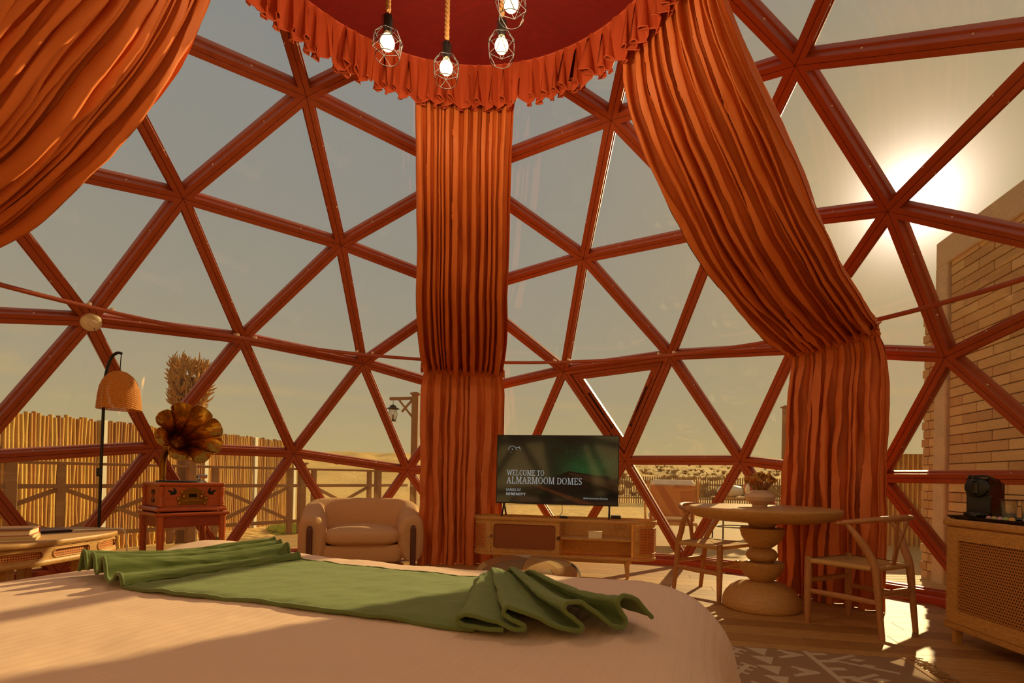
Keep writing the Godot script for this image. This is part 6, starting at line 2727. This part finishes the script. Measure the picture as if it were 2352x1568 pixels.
func make_terrace() -> void:
	# rattan lounge chair seen from behind
	var t := thing("lounge_chair", "rattan-backed lounge chair with pale cushions on the deck outside", "chair", Vector3(2.62, -0.037, -5.95), deg_to_rad(170))
	var fr := MB.new()
	for s in [-1, 1]:
		fr.tube(spline(V([s * 0.36, 0.0, 0.32, s * 0.37, 0.38, 0.34, s * 0.38, 0.60, 0.30, s * 0.38, 0.62, 0.0, s * 0.37, 0.66, -0.22, s * 0.36, 0.98, -0.36]), 5), 0.018, 10)
		fr.bar(Vector3(s * 0.36, 0.34, -0.20), Vector3(s * 0.38, 0.0, -0.38), 0.018, 10)
	obj("frame", fr, M.oak, t)
	var seat := MB.new()
	seat.box(Vector3(0, 0.33, 0.04), Vector3(0.70, 0.05, 0.60), 0.01)
	obj("seat", seat, M.oak, t)
	var bk := MB.new()
	var bs := Basis(Vector3.RIGHT, -0.26)
	bk.box(Vector3(0, 0.64, -0.28), Vector3(0.66, 0.56, 0.02), 0.004, bs)
	var cm := M.cane_weave.duplicate() as StandardMaterial3D
	cm.uv1_triplanar = true
	cm.uv1_scale = Vector3(16, 16, 16)
	obj("rattan_back", bk, cm, t)
	var cu := MB.new()
	cu.box(Vector3(0, 0.42, 0.06), Vector3(0.66, 0.13, 0.60), 0.05)
	obj("seat_cushion", cu, M.cream_plastic, t)
	var cb := MB.new()
	cb.box(Vector3(0, 0.74, -0.20), Vector3(0.66, 0.52, 0.13), 0.055, bs)
	obj("back_cushion", cb, M.cream_plastic, t)
	# black metal table with cushions heaped on it
	var tb := thing("outdoor_table", "black metal-framed table with round lower hoop on the deck outside", "table", Vector3(4.02, -0.037, -6.75))
	var top := MB.new()
	top.slab(roundrect(0.86, 0.62, 0.05, 4), P2([0.004, 0.70, 0.0, 0.704, 0.0, 0.718, 0.004, 0.722]))
	obj("tabletop", top, M.oak, tb)
	for sx in [-1, 1]:
		for sz in [-1, 1]:
			var l := MB.new()
			l.bar(Vector3(sx * 0.39, 0, sz * 0.26), Vector3(sx * 0.39, 0.70, sz * 0.26), 0.014, 8)
			obj("leg", l, M.black, tb)
	var hoop := MB.new()
	var hp := PackedVector3Array()
	for k in 36:
		hp.append(Vector3(cos(TAU * k / 36) * 0.40, 0.22, sin(TAU * k / 36) * 0.27))
	hoop.tube(hp, 0.011, 6, true, false)
	obj("hoop", hoop, M.black, tb)
	var ball := thing("beach_ball", "red and cream panelled ball lying on the outdoor table", "ball", tb.position + Vector3(0.22, 0.722 + 0.17, 0.0))
	for k in 8:
		var bm := MB.new()
		var q := PackedVector3Array()
		for i in 8:
			for j in 13:
				var an := TAU * (k + i / 7.0) / 8
				var v := lerpf(-PI * 0.5, PI * 0.5, j / 12.0)
				q.append(Basis(Vector3(0.6, 0, 0.8).normalized(), 0.9) * (Vector3(cos(an) * cos(v), sin(v), sin(an) * cos(v)) * 0.17))
		bm.grid(q, 8, 13, false, false, false)
		obj("panel", bm, mat("ball_red", srgb(178, 50, 40), 0.5) if k % 2 == 0 else M.cream_plastic, ball)
	var cu2 := thing("outdoor_cushion", "plump cream cushion on the outdoor table beside the red ball", "cushion", tb.position + Vector3(-0.21, 0.722, 0.05), 0.2)
	var c2 := MB.new()
	var cp := PackedVector3Array()
	for i in 15:
		for k in 32:
			var an := TAU * k / 32
			var v := lerpf(-PI * 0.5, PI * 0.5, i / 14.0)
			cp.append(Vector3(cos(an) * pow(cos(v), 0.6) * 0.22, 0.10 + sin(v) * 0.10, sin(an) * pow(cos(v), 0.6) * 0.18))
	c2.grid(cp, 15, 32, false, true, false)
	obj("cover", c2, M.cream_plastic, cu2)
	var pi := MB.new()
	var pip := PackedVector3Array()
	for k in 32:
		pip.append(Vector3(cos(TAU * k / 32) * 0.222, 0.10, sin(TAU * k / 32) * 0.182))
	pi.tube(pip, 0.006, 6, true, false)
	obj("piping", pi, M.paper, cu2)
	# grey metal chair
	var gc := thing("garden_chair", "grey metal garden chair with curved slatted back behind the vase", "chair", Vector3(5.35, -0.037, -7.3), deg_to_rad(200))
	var gm := mat("grey_metal", srgb(96, 86, 70), 0.5, 0.3)
	var g1 := MB.new()
	g1.tube(spline(V([-0.26, 0.0, -0.24, -0.26, 0.44, -0.22, -0.26, 0.74, -0.27, -0.20, 0.86, -0.30, 0.0, 0.89, -0.31, 0.20, 0.86, -0.30, 0.26, 0.74, -0.27, 0.26, 0.44, -0.22, 0.26, 0.0, -0.24]), 5), 0.018, 8)
	obj("back_frame", g1, gm, gc)
	for k in 6:
		var sl := MB.new()
		sl.beam(Vector3(-0.17 + k * 0.068, 0.44, -0.225), Vector3(-0.17 + k * 0.068, 0.85, -0.30), 0.03, 0.012, Vector3.BACK, 0.003)
		obj("back_slat", sl, gm, gc)
	var g2 := MB.new()
	g2.slab(roundrect(0.54, 0.50, 0.06, 4), P2([0.006, 0.42, 0.0, 0.428, 0.0, 0.444, 0.006, 0.45]))
	obj("seat", g2, gm, gc)
	for s in [-1, 1]:
		var l := MB.new()
		l.bar(Vector3(s * 0.24, 0.42, 0.22), Vector3(s * 0.25, 0, 0.24), 0.016, 8)
		obj("front_leg", l, gm, gc)
	# low slatted barrier at the deck's far right
	var br := thing("slat_barrier", "pale barrier of horizontal slats right of the far lamp post", "barrier", Vector3(7.3, -0.037, -9.4))
	for k in 7:
		var m := MB.new()
		m.box(Vector3(0, 0.15 + k * 0.13, 0), Vector3(2.4, 0.07, 0.025), 0.003)
		obj("slat", m, M.deck_wood, br)
	for s in [-1.15, 1.15]:
		var m := MB.new()
		m.box(Vector3(s, 0.5, 0.035), Vector3(0.07, 1.0, 0.05), 0.004)
		obj("post", m, M.post_wood_v, br)
	# reed screen far right
	var rs := thing("reed_screen", "brown reed screen standing between right curtain and brick wall", "screen", Vector3(6.62, -0.037, -6.3), deg_to_rad(-8))
	for k in 40:
		var m := MB.new()
		m.bar(Vector3(-0.7 + k * 0.036, 0.0, 0.004 * (k % 3)), Vector3(-0.7 + k * 0.036, 1.48, 0.004 * (k % 2)), 0.018, 7)
		obj("reed", m, M["pole%d" % (3 - k % 2)], rs)
	for h in [0.3, 1.2]:
		var m := MB.new()
		m.beam(Vector3(-0.72, h, -0.03), Vector3(0.72, h, -0.03), 0.02, 0.05)
		obj("batten", m, M.post_wood, rs)

func make_brick_building() -> void:
	var a := Vector3(4.63, 0, -3.10)            # far corner
	var d := Vector3(-0.169, 0, 0.986).normalized()
	var out := Vector3(-d.z, 0, d.x)            # looks towards the dome
	if out.x > 0: out = -out
	var bs := Basis(d, Vector3.UP, d.cross(Vector3.UP))
	var root := base("wall_brick")
	tag(root, "pale brick wall with broad plastered edging close outside the dome at the right", "", "", "structure")
	var L := 2.35
	var H := 3.44
	var core := MB.new()
	core.box(a + d * L * 0.5 - out * 0.16 + Vector3(0, H * 0.5 - 0.15, 0), Vector3(L, H + 0.3, 0.30), 0.0, bs)
	core.box(a - d * 0.14 - out * 0.16 + Vector3(0, 1.25, 0), Vector3(0.30, 3.0, 0.30), 0.0, bs)
	obj("core", core, M.mortar, root)
	var trim := MB.new()
	trim.box(a + d * L * 0.5 + out * 0.005 + Vector3(0, H - 0.13, 0), Vector3(L, 0.27, 0.09), 0.01, bs)
	trim.box(a + d * 0.10 + out * 0.005 + Vector3(0, (H - 0.255 - 0.3) * 0.5, 0), Vector3(0.21, H - 0.255 + 0.3, 0.09), 0.01, bs)
	obj("plaster_edging", trim, M.stucco, root)
	var shapes := {}
	var course := 0.0935
	var ln := 0.43
	var row := 0
	var y := -0.05
	while y < H - 0.30:
		var s := 0.215 - (ln * 0.5 if row % 2 else 0.0)
		while s < L - 0.02:
			var s0 := maxf(s, 0.212)
			var s1 := minf(s + ln, L)
			if s1 - s0 > 0.04:
				var key := snappedf(s1 - s0, 0.005)
				if not shapes.has(key):
					var m := MB.new()
					m.box(Vector3.ZERO, Vector3(key - 0.009, course - 0.009, 0.045), 0.004)
					shapes[key] = m.mesh()
				obj("brick", shapes[key], M["brick%d" % rng.randi_range(0, 3)], root, Transform3D(bs, a + d * (s0 + s1) * 0.5 + out * (-0.005 + rng.randf_range(-0.002, 0.003)) + Vector3(0, y + course * 0.5, 0)))
			s += ln
		# narrow bricks of the pier behind
		if y < 2.68:
			for k in 2:
				var w := 0.14
				var key2 := 0.135
				if not shapes.has(key2):
					var m := MB.new()
					m.box(Vector3.ZERO, Vector3(key2 - 0.009, course - 0.009, 0.045), 0.004)
					shapes[key2] = m.mesh()
				obj("brick", shapes[key2], M["brick%d" % rng.randi_range(0, 3)], root, Transform3D(bs, a - d * (w * (k + 0.5) + (0.03 if row % 2 else 0.0)) + out * -0.01 + Vector3(0, y + course * 0.5, 0)))
		y += course
		row += 1
